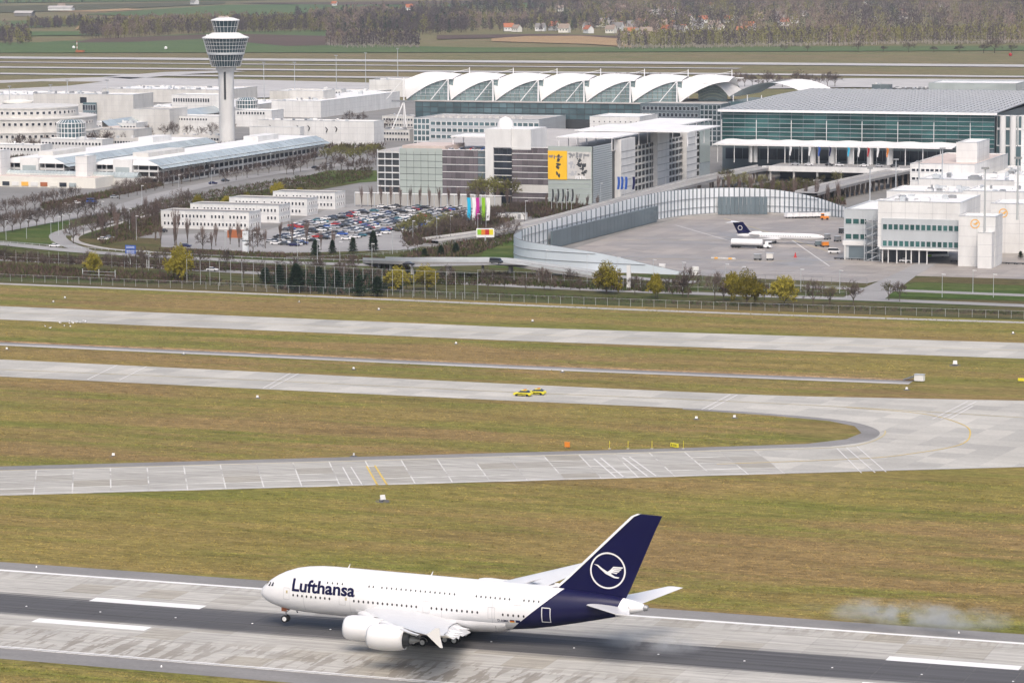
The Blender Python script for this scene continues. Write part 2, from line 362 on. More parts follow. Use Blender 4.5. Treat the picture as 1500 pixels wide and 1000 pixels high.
mark([(-60,539),(375,557),(750,574.5),(1000,585),(1250,597),(1500,612)],.45,'faded_yellow')
mark([(1240,597),(1350,606),(1410,622),(1421,637),(1405,652),(1340,664),(1260,672),(1050,680)],.35,'yellow_paint')
mark([(-60,725.5),(520,710.2),(1000,696.8),(1500,683)],.55,'faded_white'); mark([(-60,691),(520,675.5),(1000,662),(1216,656),(1268,649.5),(1293,639),(1297,631)],.4,'faded_yellow')
for a,b in (((502,684.5),(517,711.5)),((514,684),(531,711))): mark([a,b],.28,'faded_white')
for a,b in (((537,683),(553,711)),((549,682),(567,710.5))): mark([a,b],.45,'yellow_paint')
for q in range(7):
    t=(q+.5)/7; mark([(537+16*t,683+28*t),(549+18*t,682+28.5*t)],.3,'faded_yellow')
for a,b in (((870,672),(904,701)),((880,671),(915,700)),((912,670),(950,699)),((922,669.5),(962,698))): mark([a,b],.4,'faded_white')
for a,b in (((1226,657),(1262,693)),((1240,656),(1282,692.5)),((1255,654),(1298,691.5))): mark([a,b],.3,'faded_white')
for a,b in (((1028,600),(1070,578)),((1038,600.5),(1080,578.5)),((1366,614),(1418,588)),((1378,614),(1430,588.5)),((1390,614),(1425,595))): mark([a,b],.4,'faded_white')
for a,b in (((175,557),(215,537)),((128,556),(172,535)),((385,569),(425,547)),((395,569),(437,547.5))): mark([a,b],.4,'faded_white')
mark([(-60,689.2+3),(300,682.5)],.3,'faded_white')
t3=pxsheet('far_taxiway',[(-250,436.5),(0,448.5),(750,479.5),(1500,502.5),(1750,510),(1750,531),(1500,525.5),(750,499),(0,468),(-250,456)],.05,'taxi_concrete')
mark([(-60,455),(750,489),(1500,513.5)],.4,'faded_yellow',.08,5,t3)
# drainage channel with pale kerb
dp=[(-60,500.5),(375,520),(750,537),(1100,551),(1335,560)]
dr=struct('drainage_channel',ribbon(MB(),spline(pxpoly(dp),4),7.,.03),M['asphalt'])
ribbon(MB(),[p+Vector((0,-2.6,0)) for p in spline(pxpoly(dp),4)],2.9,.07).build('water_strip',M['far_concrete'],dr)
mb=MB()
P=[p+Vector((0,3.6,0)) for p in spline(pxpoly(dp),4)]
for a,b in zip(P,P[1:]): mb.add([(a.x,a.y-.5,0),(a.x,a.y+.5,0),(a.x,a.y+.5,.35),(a.x,a.y-.5,.35),(b.x,b.y-.5,0),(b.x,b.y+.5,0),(b.x,b.y+.5,.35),(b.x,b.y-.5,.35)],[(3,2,6,7),(0,3,7,4),(2,1,5,6)])
mb.build('kerb',M['field_tan'],dr)
# perimeter service road
sr=struct('service_road',ribbon(MB(),spline(pxpoly([(-80,412.5),(375,430.5),(750,446.5),(1100,460),(1500,472.5),(1650,477)]),4),4.2,.05),M['pale_road'])
# apron in the bay, roads
pxsheet('apron',[(1000,402),(1060,406),(1270,415),(1330,404),(1700,415),(1700,380),(1500,350),(1500,320),(1236,318),(1130,312),(1000,318),(900,345),(790,380),(860,399)],.06,'apron_concrete')
ap_=bpy.data.objects['apron']
for a,b,m_ in (((880,352),(1215,352),'faded_yellow'),((900,378),(1230,384),'faded_yellow'),((1000,396),(1300,404),'faded_white'),((1060,320),(1225,372),'faded_yellow'),((990,330),(1120,368),'faded_white'),((1160,352),(1215,390),'faded_white')):
    mk_=MB(); ribbon(mk_,pxpoly([a,b]),.5,.085); mk_.build('painted_line',M[m_],ap_)
pxsheet('apron_road',[(1232,437),(1292,441),(1345,402),(1400,372),(1380,366),(1318,398)],.09,'road')
def road(name,pts,w,z=.1,mat='road',k=5):
    o=struct(name,ribbon(MB(),spline([g(p[0],p[1],p[2] if len(p)>2 else 0)+Vector((0,0,z)) for p in pts],k),w),M[mat]); return o
road('road',[(-80,351),(0,357),(100,367),(200,374),(330,381),(460,386),(570,389)],9.,.14)
road('lower_road',[(-80,377),(150,387),(300,396),(450,404),(560,410),(700,416),(860,424),(1100,433),(1300,440),(1600,452)],8.,.1)
road('rail_track',[(-80,372),(150,382.5),(300,391)],3.2,.1,'dark_asphalt')
road('apron_edge_road',[(600,390,5),(690,388,5),(770,388,4),(860,400,1),(1000,413,0),(1270,424,0),(1600,437,0)],7.,.16,'road')
road('curved_road',[(130,370),(98,358),(84,347),(95,339),(135,330),(180,321),(215,306),(260,296)],[11]*0 or 7.,.12)
road('slip_path',[(250,371),(170,366),(120,357),(110,349),(128,340),(180,326),(260,303)],3.,.12,'pale_road')
road('avenue',[(-60,346),(0,337),(90,320),(180,303),(250,283),(350,262),(470,245),(560,232),(620,220)],12.,.16)
road('avenue_verge',[(-60,356),(0,349),(90,332),(150,322)],3.,.15,'lawn_grass')
pxsheet('lawn',[(-60,360),(-60,348),(0,340),(100,323),(160,312),(172,317),(130,329),(90,339),(78,348),(88,357),(60,358),(0,352)],.1,'lawn_grass')
pxsheet('slope_lawn',[(700,384),(712,362),(758,350),(762,378),(800,397),(720,392)],.12,'lawn_grass')
pxsheet('green_square',[(425,265),(480,250),(552,250),(552,266),(500,270)],.1,'lawn_grass')
pxsheet('brown_verge',[(130,370),(100,350),(135,338),(190,318),(300,292),(560,250),(560,262),(330,303),(235,322),(235,338),(190,350),(140,362)],.08,'verge_grass')
pxsheet('bank',[(740,404),(860,415),(1010,423),(1240,431),(1240,424),(1010,409),(860,403),(740,394)],.13,'verge_grass')
pxsheet('apron_verge',[(1320,419),(1340,414),(1700,424),(1700,445),(1500,441),(1300,434)],.12,'lawn_grass')
pxsheet('car_park',[(236,345),(236,362),(330,367),(420,371),(600,366),(700,335),(760,318),(700,303),(640,288),(500,300),(430,325),(390,338)],.09,'road')
# far airfield: parallel taxiways and the second runway, thin strips across the view
def strip(name,py,w,mat='far_concrete',x0=-9000,x1=3000):
    y=g(750,py).y; return sheet(name,x0,x1,y-w/2,y+w/2,.08,mat)
strip('distant_runway',90.5,60); strip('distant_taxiway',105.5,34); strip('distant_apron_taxiway',97.5,20,x1=-820); strip('distant_taxiway',115.5,32)
pxsheet('distant_apron',[(-200,122),(0,118),(160,113),(330,116),(560,122),(1250,115),(1700,118),(1700,135),(1250,128),(560,140),(300,145),(0,150),(-200,155)],.1,'far_concrete')
pxsheet('distant_exit',[(150,113),(240,106),(330,103.5),(360,105),(270,109),(190,116)],.1,'far_concrete')
pxsheet('apron_island',[(-100,126),(60,119.5),(150,120),(100,126),(0,131),(-100,136)],.14,'far_grass')
for q,(pts,mt) in enumerate([([(-300,66),(60,62),(350,46),(520,44),(520,66),(700,70),(1250,68),(1900,66),(1900,73),(700,77),(-300,78)],'field_green'),
    ([(345,50),(520,54),(520,66),(420,68),(310,58)],'field_brown'),([(140,57),(300,51),(310,57),(190,62),(100,63)],'field_brown'),([(640,52),(800,50),(930,54),(930,58),(720,56),(640,58)],'field_brown'),
    ([(720,57),(770,53.5),(850,53),(905,57),(935,62),(925,70),(905,68),(860,65),(720,61)],'field_tan'),([(-300,48),(150,46),(150,52),(-300,56)],'field_green'),
    ([(-300,38),(0,32),(160,26),(160,34),(0,44),(-300,48)],'field_green'),([(60,17),(180,12),(210,15),(140,18)],'field_tan'),([(120,22),(330,8),(560,6),(560,15),(420,22),(300,26)],'field_green'),
    ([(-300,18),(60,8),(330,3),(330,6),(120,16),(-300,26)],'field_dark'),([(560,8),(800,5),(800,11),(600,15)],'field_green'),([(-500,3),(400,-6),(800,-10),(800,-6),(300,2),(-500,9)],'field_green'),
    ([(330,5),(800,1),(800,4),(500,8)],'field_brown'),([(1050,50),(1500,55),(1900,56),(1900,63),(1500,61),(1230,55)],'field_tan'),([(120,34),(160,31),(170,40),(110,44)],'field_tan')]):
    pxsheet('field',pts,.1+.06*q,mt)
# ------------------------------------------------------------------ the landing double-deck airliner
PX=Vector((-222.9,484.6,0))
jet=empty('airliner',PX,0,'white double-deck airliner with navy tail rolling on its main wheels along the runway','airliner')
PIV=35.; PA=math.radians(1.1)
def pit(x,z): # nose-up attitude about the main gear, baked into the position below
    return x,z
jet.rotation_euler=(math.radians(-2.6),PA,0); jet.location=PX+Vector((PIV-PIV*math.cos(PA),0,PIV*math.sin(PA)+.25))
ST=[(0,5.0,5.0,.0),(.12,4.62,5.38,.4),(.5,4.1,5.95,.86),(1.2,3.6,6.72,1.4),(2.2,3.15,7.5,1.92),(3.5,2.78,8.35,2.42),(5,2.5,9.1,2.82),(7,2.28,9.8,3.2),(9,2.16,10.2,3.42),(11.5,2.1,10.46,3.54),(14,2.1,10.55,3.57),(22,2.1,10.55,3.57),(30,2.1,10.55,3.57),(38,2.1,10.55,3.57),(43,2.2,10.55,3.55),(47,2.5,10.55,3.47),(51,3.0,10.52,3.3),(55,3.75,10.45,3.0),(59,4.65,10.3,2.58),(63,5.6,10.05,2.05),(66,6.35,9.75,1.6),(68.5,7.0,9.4,1.12),(70,7.45,9.05,.75),(70.6,7.7,8.8,.5)]
def sec(x):
    for i in range(len(ST)-1):
        a,b=ST[i],ST[i+1]
        if a[0]<=x<=b[0]:
            t=(x-a[0])/(b[0]-a[0]); return tuple(a[k]+(b[k]-a[k])*t for k in (1,2,3))
    return ST[-1][1:]
def side_y(x,z): # half width of the hull at height z
    zb,zt,hw=sec(x); zc=zb+(zt-zb)*.44
    q=(z-zc)/((zt-zc) if z>zc else (zc-zb)); q=max(-.999,min(.999,q)); return hw*(1-abs(q)**2.15)**(1/2.05)
NS=40
def ring(x):
    zb,zt,hw=sec(x); zc=zb+(zt-zb)*.44; r=[]
    for i in range(NS):
        t=2*math.pi*i/NS; c,s_=math.cos(t),math.sin(t)
        yy=hw*math.copysign(abs(c)**.97,c); zz=zc+((zt-zc) if s_>0 else (zc-zb))*math.copysign(abs(s_)**.95,s_)
        r.append((x,yy,zz))
    return r
xs=sorted(set([s_[0] for s_ in ST]+[x*1. for x in range(2,70,2)]+[.25,.8,1.6,2.8])); vs=[];fs=[]
# smooth the stations a little with finer interpolation
for x in xs: vs+=ring(max(x,.001))
for j in range(len(xs)-1):
    for i in range(NS):
        i2=(i+1)%NS; fs.append((j*NS+i,(j+1)*NS+i,(j+1)*NS+i2,j*NS+i2))
fs.append(tuple(range(NS)));fs.append(tuple((len(xs)-1)*NS+NS-1-i for i in range(NS)))
m=N('airliner_livery'); o=m.xyz(m.n('TexCoord').outputs['Object'])
x_,z_=o[0],o[2]
b1=m.math('GREATER_THAN',m.math('SUBTRACT',x_,m.math('MULTIPLY',m.math('SUBTRACT',z_,2.),1.17)),46.7)
b2=m.math('LESS_THAN',m.math('SUBTRACT',x_,m.math('MULTIPLY',m.math('SUBTRACT',z_,7.),.35)),66.0)
f=m.noise(m.coord('Object'),.5,4,.6)
m.out(m.mix(m.math('MULTIPLY',b1,b2),m.ramp(f,[(.3,(.69,.69,.695)),(.7,(.72,.72,.72))]),(.006,.006,.042)),.28,0,.28)
mb=MB(); mb.add(vs,fs); fus=mb.build('fuselage',M['airliner_livery'],jet,True,60)
W_=M['airliner_white']; NV=M['airliner_navy']
# belly fairing
def fair(u,v):
    x=19.5+27.5*u; k=math.sin(math.pi*min(1,max(0,u)))**.45; t=math.pi*(1+v)
    return (x,(3.2+1.05*k)*math.cos(t),4.05+(1.6+1.05*k)*math.sin(t)*1.0)
MB().grid(fair,26,18).build('belly_fairing',W_,jet,True,60)
MB().tube((45.2,-3.6,3.9),(45.6,-3.35,2.7),.06).build('fairing_seam',M['grey_metal'],jet)
def airfoil(le,te,th,n=9):
    le=Vector(le);te=Vector(te);c=(te-le).length;top=[];bot=[]
    for i in range(n+1):
        t=(1-math.cos(math.pi*i/n))/2; y=5*th*(.2969*t**.5-.126*t-.3516*t*t+.2843*t**3-.1036*t**4)*c
        p=le.lerp(te,t); top.append((p,y));bot.append((p,-y*.8))
    return top,bot
def wing(secs,up=(0,0,1),n=9):
    mb=MB();R=[]
    for le,te,th in secs:
        t,b=airfoil(le,te,th,n); up_=Vector(up)
        R.append([p+up_*y for p,y in t]+[p+up_*y for p,y in reversed(b[1:-1])])
    k=len(R[0]); vs=[p for r in R for p in r]
    fs=[(j*k+i,j*k+(i+1)%k,(j+1)*k+(i+1)%k,(j+1)*k+i) for j in range(len(R)-1) for i in range(k)]
    fs+=[tuple(range(k-1,-1,-1)),tuple(range((len(R)-1)*k,len(R)*k))]
    mb.add(vs,fs); return mb
for sgn in (-1,1):
    Y=lambda y: sgn*y
    z=lambda y: 3.75+ (0 if y<3 else (y-3)*.098+ .0011*max(0,y-12)**2)
    secs=[((20.5,Y(2.6),z(2.6)),(38.4,Y(2.6),z(2.6)-.3),.135),((24.2,Y(8),z(8)),(39.3,Y(8),z(8)-.25),.125),((28.6,Y(14.),z(14)),(40.8,Y(14.),z(14)-.2),.115),((36.,Y(24.),z(24)),(44.4,Y(24),z(24)-.1),.105),((42.2,Y(33.5),z(33.5)),(47.4,Y(33.5),z(33.5)),.1),((46.3,Y(39.3),z(39.3)),(49.7,Y(39.3),z(39.3)+.05),.09)]
    wg=wing(secs).build('wing',M['wing_grey'],jet,True,35)
    # deployed slat: the drooped nose of the wing, set forward with a shadow gap
    def at(y,t,dz=0):
        for q in range(len(secs)-1):
            y0,y1=abs(secs[q][0][1]),abs(secs[q+1][0][1])
            if y0<=y<=y1:
                k=(y-y0)/(y1-y0); L=Vector(secs[q][0]).lerp(Vector(secs[q+1][0]),k);T=Vector(secs[q][1]).lerp(Vector(secs[q+1][1]),k)
                return L.lerp(T,t)+Vector((0,0,dz))
    for y0,y1 in ((5.5,12.6),(16.8,23.6),(27.6,38.)):
        mb=MB()
        def slat(u,v):
            y=y0+(y1-y0)*u; c=(at(y,1)-at(y,0)).length; p=at(y,0); a=math.pi*(.12+.95*v)
            r=.05*c; return (p.x-.35-r*.2+r*1.5*math.cos(a),p.y,p.z-.32+r*.75*math.sin(a))
        mb.grid(slat,6,8); mb.build('slat',W_,wg,True)
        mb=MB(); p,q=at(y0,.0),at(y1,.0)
        mb.add([p+Vector((-.1,0,-.35)),p+Vector((.55,0,-.2)),q+Vector((.4,0,-.2)),q+Vector((-.1,0,-.3))],[(0,1,2,3)]); mb.build('slat_gap_shade',M['brown_concrete'],wg)  # brown strip painted in for the shaded gap under the slat
    for y0,y1,cl in ((4.2,13.6,3.2),(14.2,22.6,2.6),(23.0,30.,1.9))[:3 if sgn<0 else 1]:
        mb=MB(); a,b=at(y0,.985,-.15),at(y1,.985,-.12); dn=Vector((cl*.86,0,-cl*.42)); t=Vector((0,0,.3))
        mb.add([a,b,b+dn*.96,a+dn,a-t,b-t,b+dn*.96-t*.2,a+dn-t*.2],[(0,1,2,3),(7,6,5,4),(0,4,5,1),(1,5,6,2),(2,6,7,3),(3,7,4,0)]); mb.build('flap',M['wing_grey'],wg)
    for y,l in ((8.6,6.2),(16.8,5.4),(22.4,4.6),(27.6,4.)):
        p=at(y,.98,-.55); mb=MB(); mb.lathe([(.02,-l*.6),(.25,-l*.45),(.38,-l*.1),(.34,l*.15),(.02,l*.55)],8,(p.x,p.y,p.z),'x'); mb.build('flap_track_fairing',W_,wg,True)
    for y0,y1 in ((15.2,18.2),(18.6,21.6),(22,25.)):
        mb=MB(); a,b=at(y0,.66,.55),at(y1,.66,.42); c_,d_=at(y1,.86,1.25),at(y0,.86,1.4)
        mb.add([a,b,c_,d_]+[v-Vector((0,0,.07)) for v in (a,b,c_,d_)],[(0,1,2,3),(7,6,5,4),(0,4,5,1),(1,5,6,2),(2,6,7,3),(3,7,4,0)])
        if sgn>0: mb.build('spoiler',W_,wg)
    # wingtip fence
    tp=Vector((47.9,Y(39.4),z(39.3))); mb=MB(); pts=[(-1.2,0),(.3,1.2),(.95,1.2),(1.05,0),(1.6,-1.9),(1.15,-1.9)]
    mb.add([(tp.x+a,tp.y-.06,tp.z+b) for a,b in pts]+[(tp.x+a,tp.y+.06,tp.z+b) for a,b in pts],[(0,1,2,3),(0,3,4,5),(9,8,7,6),(11,10,9,6)]+[(i,i+6,(i+1)%6+6,(i+1)%6) for i in range(6)]); mb.build('wingtip_fence',W_,wg)
    # engines
    for ex,ey,ez in ((22.5,14.7,3.1),(31.3,25.6,4.2)):
        e=MB().lathe([(1.42,.55),(1.58,.12),(1.75,0),(1.95,.25),(2.13,1.1),(2.2,2.4),(2.12,4.2),(1.92,5.7),(1.72,6.35),(1.6,6.35),(1.5,5.2)],32,(ex,Y(ey),ez),'x').build('engine',W_,jet,True,50)
        MB().lathe([(1.6,.1),(1.76,-.02),(1.97,.24)],28,(ex,Y(ey),ez),'x',cap=False).build('intake_lip',M['pale_metal'],e,True)
        MB().lathe([(1.45,.5),(1.4,1.3)],24,(ex,Y(ey),ez),'x',cap=False).build('intake_duct',M['grey_metal'],e,True)
        MB().lathe([(0.02,.7),(.3,1.0),(.38,1.3),(1.42,1.32)],24,(ex,Y(ey),ez),'x').build('fan',M['dark_metal'],e,True)
        MB().lathe([(1.66,5.4),(1.3,5.5),(1.22,6.4),(.98,7.3),(.9,7.25)],24,(ex,Y(ey),ez),'x').build('core_cowl',M['dark_metal'],e,True)
        MB().lathe([(.8,6.9),(.6,7.6),(.03,9.1)],20,(ex,Y(ey),ez),'x').build('exhaust_cone',M['grey_metal'],e,True)
        pw=at(ey,.12); mb=MB(); a=Vector((ex+1.6,Y(ey),ez+2.0));b=Vector((ex+8.4,Y(ey),ez+.7)); c_=at(ey,.42,-.2); d_=at(ey,.02,.15)
        pp=[a,b,c_,d_]; mb.add([p+Vector((0,-.28,0)) for p in pp]+[p+Vector((0,.28,0)) for p in pp],[(0,1,2,3),(7,6,5,4),(0,4,5,1),(1,5,6,2),(2,6,7,3),(3,7,4,0)]); mb.build('pylon',W_,e)
    # tailplane
    wing([((60.2,Y(1.0),8.1),(68.3,Y(1.0),8.0),.1),((66.5,Y(9.5),8.95),(71.,Y(9.5),8.9),.09),((70.1,Y(14.9),9.55),(72.9,Y(15.2),9.55),.08)]).build('tailplane',W_,jet,True,35)
# fin
fin_s=[((54.4,0,10.0),(67.2,0,9.2),.075),((56.9,0,12.4),(68.1,0,11.2),.08),((66.5,0,22.2),(72.2,0,21.6),.085),((67.9,0,23.6),(73.1,0,23.6),.08),((69.,0,24.1),(73.3,0,24.05),.04)]
fin=wing(fin_s,(0,1,0)).build('fin',NV,jet,True,35)
def fin_y(x,z):
    for (l0,t0,h0),(l1,t1,h1) in zip(fin_s,fin_s[1:]):
        if l0[2]<=z<=l1[2]+.01:
            k=(z-l0[2])/(l1[2]-l0[2]); xl=l0[0]+(l1[0]-l0[0])*k; xt=t0[0]+(t1[0]-t0[0])*k; h=h0+(h1-h0)*k
            t=min(1,max(0,(x-xl)/(xt-xl))); return 5*h*(.2969*t**.5-.126*t-.3516*t*t+.2843*t**3-.1036*t**4)*(xt-xl)
    return .1
mb=MB()
for (l0,_,h0),(l1,_,h1) in zip(fin_s[:-1],fin_s[1:]):
    def le(u,v):
        l=Vector(l0).lerp(Vector(l1),u); h=h0+(h1-h0)*u; t=2*v-1; r=.34
        return (l.x-.09+abs(t)**1.6*.62,t*.36*(1 if u<2 else 1),l.z+.02)
    mb.grid(le,4,8)
mb.build('leading_edge',W_,fin,True)
mb=MB(); mb.grid(lambda u,v:(51.2+4.2*u,(v-.5)*.9*u,10.42+.55*u*u-abs(v-.5)*.6*u),4,6).build('fin_fillet',W_,fin,True)
def decal(name,poly_list,yf,mat,parent,off=.03,sides=(-1,),thick=.02):
    if len(sides)>1:
        for s_ in sides: r=decal(name,poly_list,yf,mat,parent,off,(s_,))
        return r
    mb=MB()
    for pts in poly_list:
        for s_ in sides:
            P=[Vector((x,s_*(yf(x,z)+off),z)) for x,z in pts]; tr=tessellate_polygon([[Vector((x,z,0)) for x,z in pts]])
            mb.add(P,[(t if ((P[t[1]]-P[t[0]]).cross(P[t[2]]-P[t[0]]).y<0)==(s_<0) else (t[0],t[2],t[1])) for t in tr])
    return mb.build(name,mat,parent)
# crane roundel on the fin: ring and flying bird
cx,cz,rr=64.1,14.1,3.12
ringp=[[(cx+r*math.cos(t),cz+r*math.sin(t)) for r,t in ((rr,a),(rr,a+.13),(rr-.27,a+.13),(rr-.27,a))] for a in [i*2*math.pi/48 for i in range(48)]]
rd=decal('roundel',ringp,fin_y,W_,fin,.04,(-1,1))
def cr(pts): return [(cx+x*rr,cz+y*rr) for x,y in pts]
bird=[cr([(-.80,.30),(-.56,.28),(-.3,.1),(-.02,-.06),(.18,-.16),(.1,-.27),(-.12,-.18),(-.42,.06),(-.6,.22)]),
      cr([(-.02,-.06),(.1,.02),(.22,.13),(.36,.1),(.3,-.04),(.18,-.16)]),
      cr([(.1,-.27),(.18,-.16),(.4,-.29),(.66,-.33),(.58,-.39),(.36,-.38)]),
      cr([(.2,.12),(.3,.24),(.86,.24),(.8,.17),(.36,.15)]),cr([(.3,.11),(.38,.13),(.77,.13),(.71,.06),(.34,.05)]),cr([(.32,.03),(.34,.04),(.68,.02),(.61,-.05),(.31,-.04)]),cr([(.28,-.05),(.31,-.055),(.56,-.09),(.48,-.15),(.24,-.11)])]
decal('crane_emblem',bird,fin_y,W_,fin,.04,(-1,1))
# lettering
def text_mesh(s_,size,bold=.0,spacing=1.):
    cu=bpy.data.curves.new('lettering','FONT'); cu.body=s_; cu.size=size; cu.offset=bold; cu.space_character=spacing; cu.resolution_u=6; cu.fill_mode='FRONT'
    o=bpy.data.objects.new('lettering',cu); C.objects.link(o); dg=bpy.context.evaluated_depsgraph_get(); me=bpy.data.meshes.new_from_object(o.evaluated_get(dg)); bpy.data.objects.remove(o); bpy.data.curves.remove(cu)
    return me
def hull_text(s_,x0,z0,size,bold,width,mat,name='lettering',parent=None,yf=side_y):
    me=text_mesh(s_,size,bold); bm=bmesh.new(); bm.from_mesh(me)
    bmesh.ops.triangulate(bm,faces=bm.faces)
    for _ in range(2): bmesh.ops.subdivide_edges(bm,edges=[e for e in bm.edges if e.calc_length()>size*.18],cuts=1); bmesh.ops.triangulate(bm,faces=bm.faces)
    mx=max(v.co.x for v in bm.verts); mn=min(v.co.x for v in bm.verts); k=width/(mx-mn)
    for v in bm.verts:
        x=x0+(v.co.x-mn)*k; zz=z0+v.co.y; v.co=Vector((x,-(yf(x,zz)+.035),zz))
    bm.normal_update()
    bm.to_mesh(me); bm.free(); me.materials.clear(); me.materials.append(mat)
    return link(name,me,parent or jet)
hull_text('Lufthansa',7.3,6.3,2.95,.085,12.,NV)
hull_text('D-AIMK',45.6,4.25,.62,.01,2.0,NV,'registration')
def hbox(x,z,w,h): return [(x,z),(x+w,z),(x+w,z+h),(x,z+h)]
decal('flag_black',[hbox(47.8,4.56,.8,.16)],side_y,M['black'],fus,.04); decal('flag_red',[hbox(47.8,4.4,.8,.16)],side_y,M['red'],fus,.04); decal('flag_gold',[hbox(47.8,4.24,.8,.16)],side_y,M['poster_yellow'],fus,.04); decal('europe_flag',[hbox(48.8,4.26,.8,.46)],side_y,M['navy'],fus,.04)
def winrow(segs,z,mat,w=.30,h=.44,step=.92):
    for x0,x1 in segs:
        n=max(1,int(round((x1-x0)/step))); P=[]
        for i in range(n+1):
            x=x0+(x1-x0)*i/n; P.append([(x+w/2*math.cos(t),z+h/2*math.sin(t)) for t in [q*math.pi/4+math.pi/8 for q in range(8)]])
        [stuff(decal('window_row',P,side_y,mat,fus,.025,(s_,))) for s_ in (-1,1)]
winrow([(7.6,14.6),(19.2,30.8),(33.6,42.),(46.6,50.3)],5.52,M['black'],.34,.5)
winrow([(14.0,16.8),(21.8,22.6),(24.2,37.6),(41.6,47.6),(50.2,52.8)],8.22,M['charcoal'],.3,.42)
def door(x,z,w,h,mat,wd=.07):
    decal('door',[hbox(x,z,w,wd),hbox(x,z+h,w,wd)]+[hbox(q,z+h*k/8,wd,h/8+wd*.3) for k in range(8) for q in (x,x+w)],side_y,mat,fus,.03,(-1,1))
for x in (5.6,16.4,32.,43.9): door(x,4.6,1.15,2.0,M['silver'],.05)
for x in (19.,39.,48.5): door(x,7.3,1.1,1.8,M['silver'],.05)
door(53.4,4.7,1.45,2.5,W_,.14)
for x,z in ((6.1,5.7),(17.5,5.5)): decal('door_mark',[hbox(x,z,.35,.5)],side_y,M['faded_yellow'],fus,.03)
for x in (9.6,18.4,26.8,35.4,44.6): decal('panel_seam',[hbox(x,2.9+.45*k,.05,.46) for k in range(15)],side_y,M['silver'],fus,.012)
# cockpit windows
for k,(x,z) in enumerate([(2.0,6.42),(2.72,6.5)]):
    decal('cockpit_window',[[(x,z),(x+.5,z+.06),(x+.56,z+.62),(x+.28,z+.72)]],side_y,M['dark_glass'],fus,.03,(-1,1))
mb=MB()
for s_ in (-1,1): mb.add([(1.75,s_*.1,7.2),(1.85,s_*1.1,7.02),(1.35,s_*1.02,6.52),(1.2,s_*.1,6.75)],[(0,1,2,3) if s_>0 else (3,2,1,0)])
mb.build('windscreen',M['dark_glass'],fus)
for x in (16.5,32.): MB().tube((x,0,10.4),(x+.35,0,11.25),.16,.05,5).build('antenna',W_,fus)
MB().tube((7.3,-.9,2.35),(7.5,-.9,2.0),.1).build('drain_mast',M['dark_metal'],fus)
# tail cone end: exhaust of the auxiliary power unit
MB().lathe([(.52,0),(.55,.45),(.4,.9),(.3,.88)],16,(70.4,0,8.25),'x').build('tail_exhaust',M['grey_metal'],jet,True)
MB().lathe([(.16,0),(.16,.05)],8,(68.2,-1.16,8.2),'y').build('vent',M['black'],jet)
# landing gear
def wheel(parent,x,y,z,r,w):
    t=MB().lathe([(r*.5,-w/2),(r*.86,-w/2),(r,-w*.32),(r,w*.32),(r*.86,w/2),(r*.5,w/2)],18,(x,y,z),'y').build('tyre',M['tyre'],parent,True,50)
    MB().lathe([(.05,-w*.5),(r*.3,-w*.54),(r*.6,-w*.51),(r*.6,w*.51),(r*.3,w*.54),(.05,w*.5)],14,(x,y,z),'y').build('rim',M['wheel_hub'],t,True,40)
ng=empty('nose_gear',(0,0,0)); ng.parent=jet
MB().tube((4.9,0,3.2),(4.85,0,.75),.16,.13,8).tube((4.85,-.55,.62),(4.85,.55,.62),.12).tube((4.9,0,1.7),(6.1,0,2.8),.07).build('strut',M['gear_silver'],ng)
MB().box(4.3,5.3,-.75,-.68,2.0,2.7).box(4.3,5.3,.68,.75,2.0,2.7).build('gear_door',M['rust'],ng)
for y in (-.45,.45): wheel(ng,4.85,y,.62,.66,.42)
for nm,gx,gy,xsn in (('wing_gear',32.6,6.2,(-.85,.85)),('body_gear',36.2,2.75,(-1.7,0,1.7))):
    for s_ in (-1,1):
        gr=empty('main_gear',(0,0,0)); gr.parent=jet
        MB().tube((gx,s_*gy,3.6),(gx,s_*gy,.45),.26,.22,8).tube((gx+min(xsn),s_*gy,.72),(gx+max(xsn),s_*gy,.72),.18).tube((gx,s_*gy,2.2),(gx+1.6,s_*(gy-.6),3.4),.1).build('strut',M['gear_silver'],gr)
        MB().box(gx+.4,gx+2.6,s_*(gy+.7)-.05,s_*(gy+.7)+.05,1.5,3.2).build('gear_door',W_,gr)
        for q in xsn:
            for y in (-.66,.66): wheel(gr,gx+q,s_*gy+y,.71-(.25-(s_*gy+y)*.0454),.71,.5)
# ------------------------------------------------------------------ buildings
_wm={}
def win_mesh(gm,fm,kind='frame'):
    k=(gm,fm,kind)
    if k in _wm: return _wm[k]
    mb=MB()
    if kind=='frame':
        t=.07
        for a in ((-.5,.5,-.5,-.5+t),(-.5,.5,.5-t,.5),(-.5,-.5+t,-.5+t,.5-t),(.5-t,.5,-.5+t,.5-t)): mb.box(a[0],a[1],-.14,.0,a[2],a[3],1)
        mb.add([(-.5,-.04,-.5),(.5,-.04,-.5),(.5,-.04,.5),(-.5,-.04,.5)],[(0,1,2,3)],0)
    else: mb.box(-.48,.48,-.1,0,-.47,.47,0)
    _wm[k]=mb.mesh('window',[M[gm],M[fm]]); return _wm[k]
def wins(root,face,u0,u1,n,zc,w,h,gm='dark_glass',fm='white_metal',at=0.,kind='frame',name='window',skip=()):
    """a row of windows on a face of root, in root coordinates; face F looks to -y at y=at, R looks to +x at x=at"""
    me=win_mesh(gm,fm,kind)
    for i in range(n):
        if i in skip: continue
        u=u0+(u1-u0)*(i+.5)/n
        if face=='F': link(name,me,root,(u,at,zc),0,(w,1,h))
        else: link(name,me,root,(at,u,zc),math.pi/2,(w,1,h))
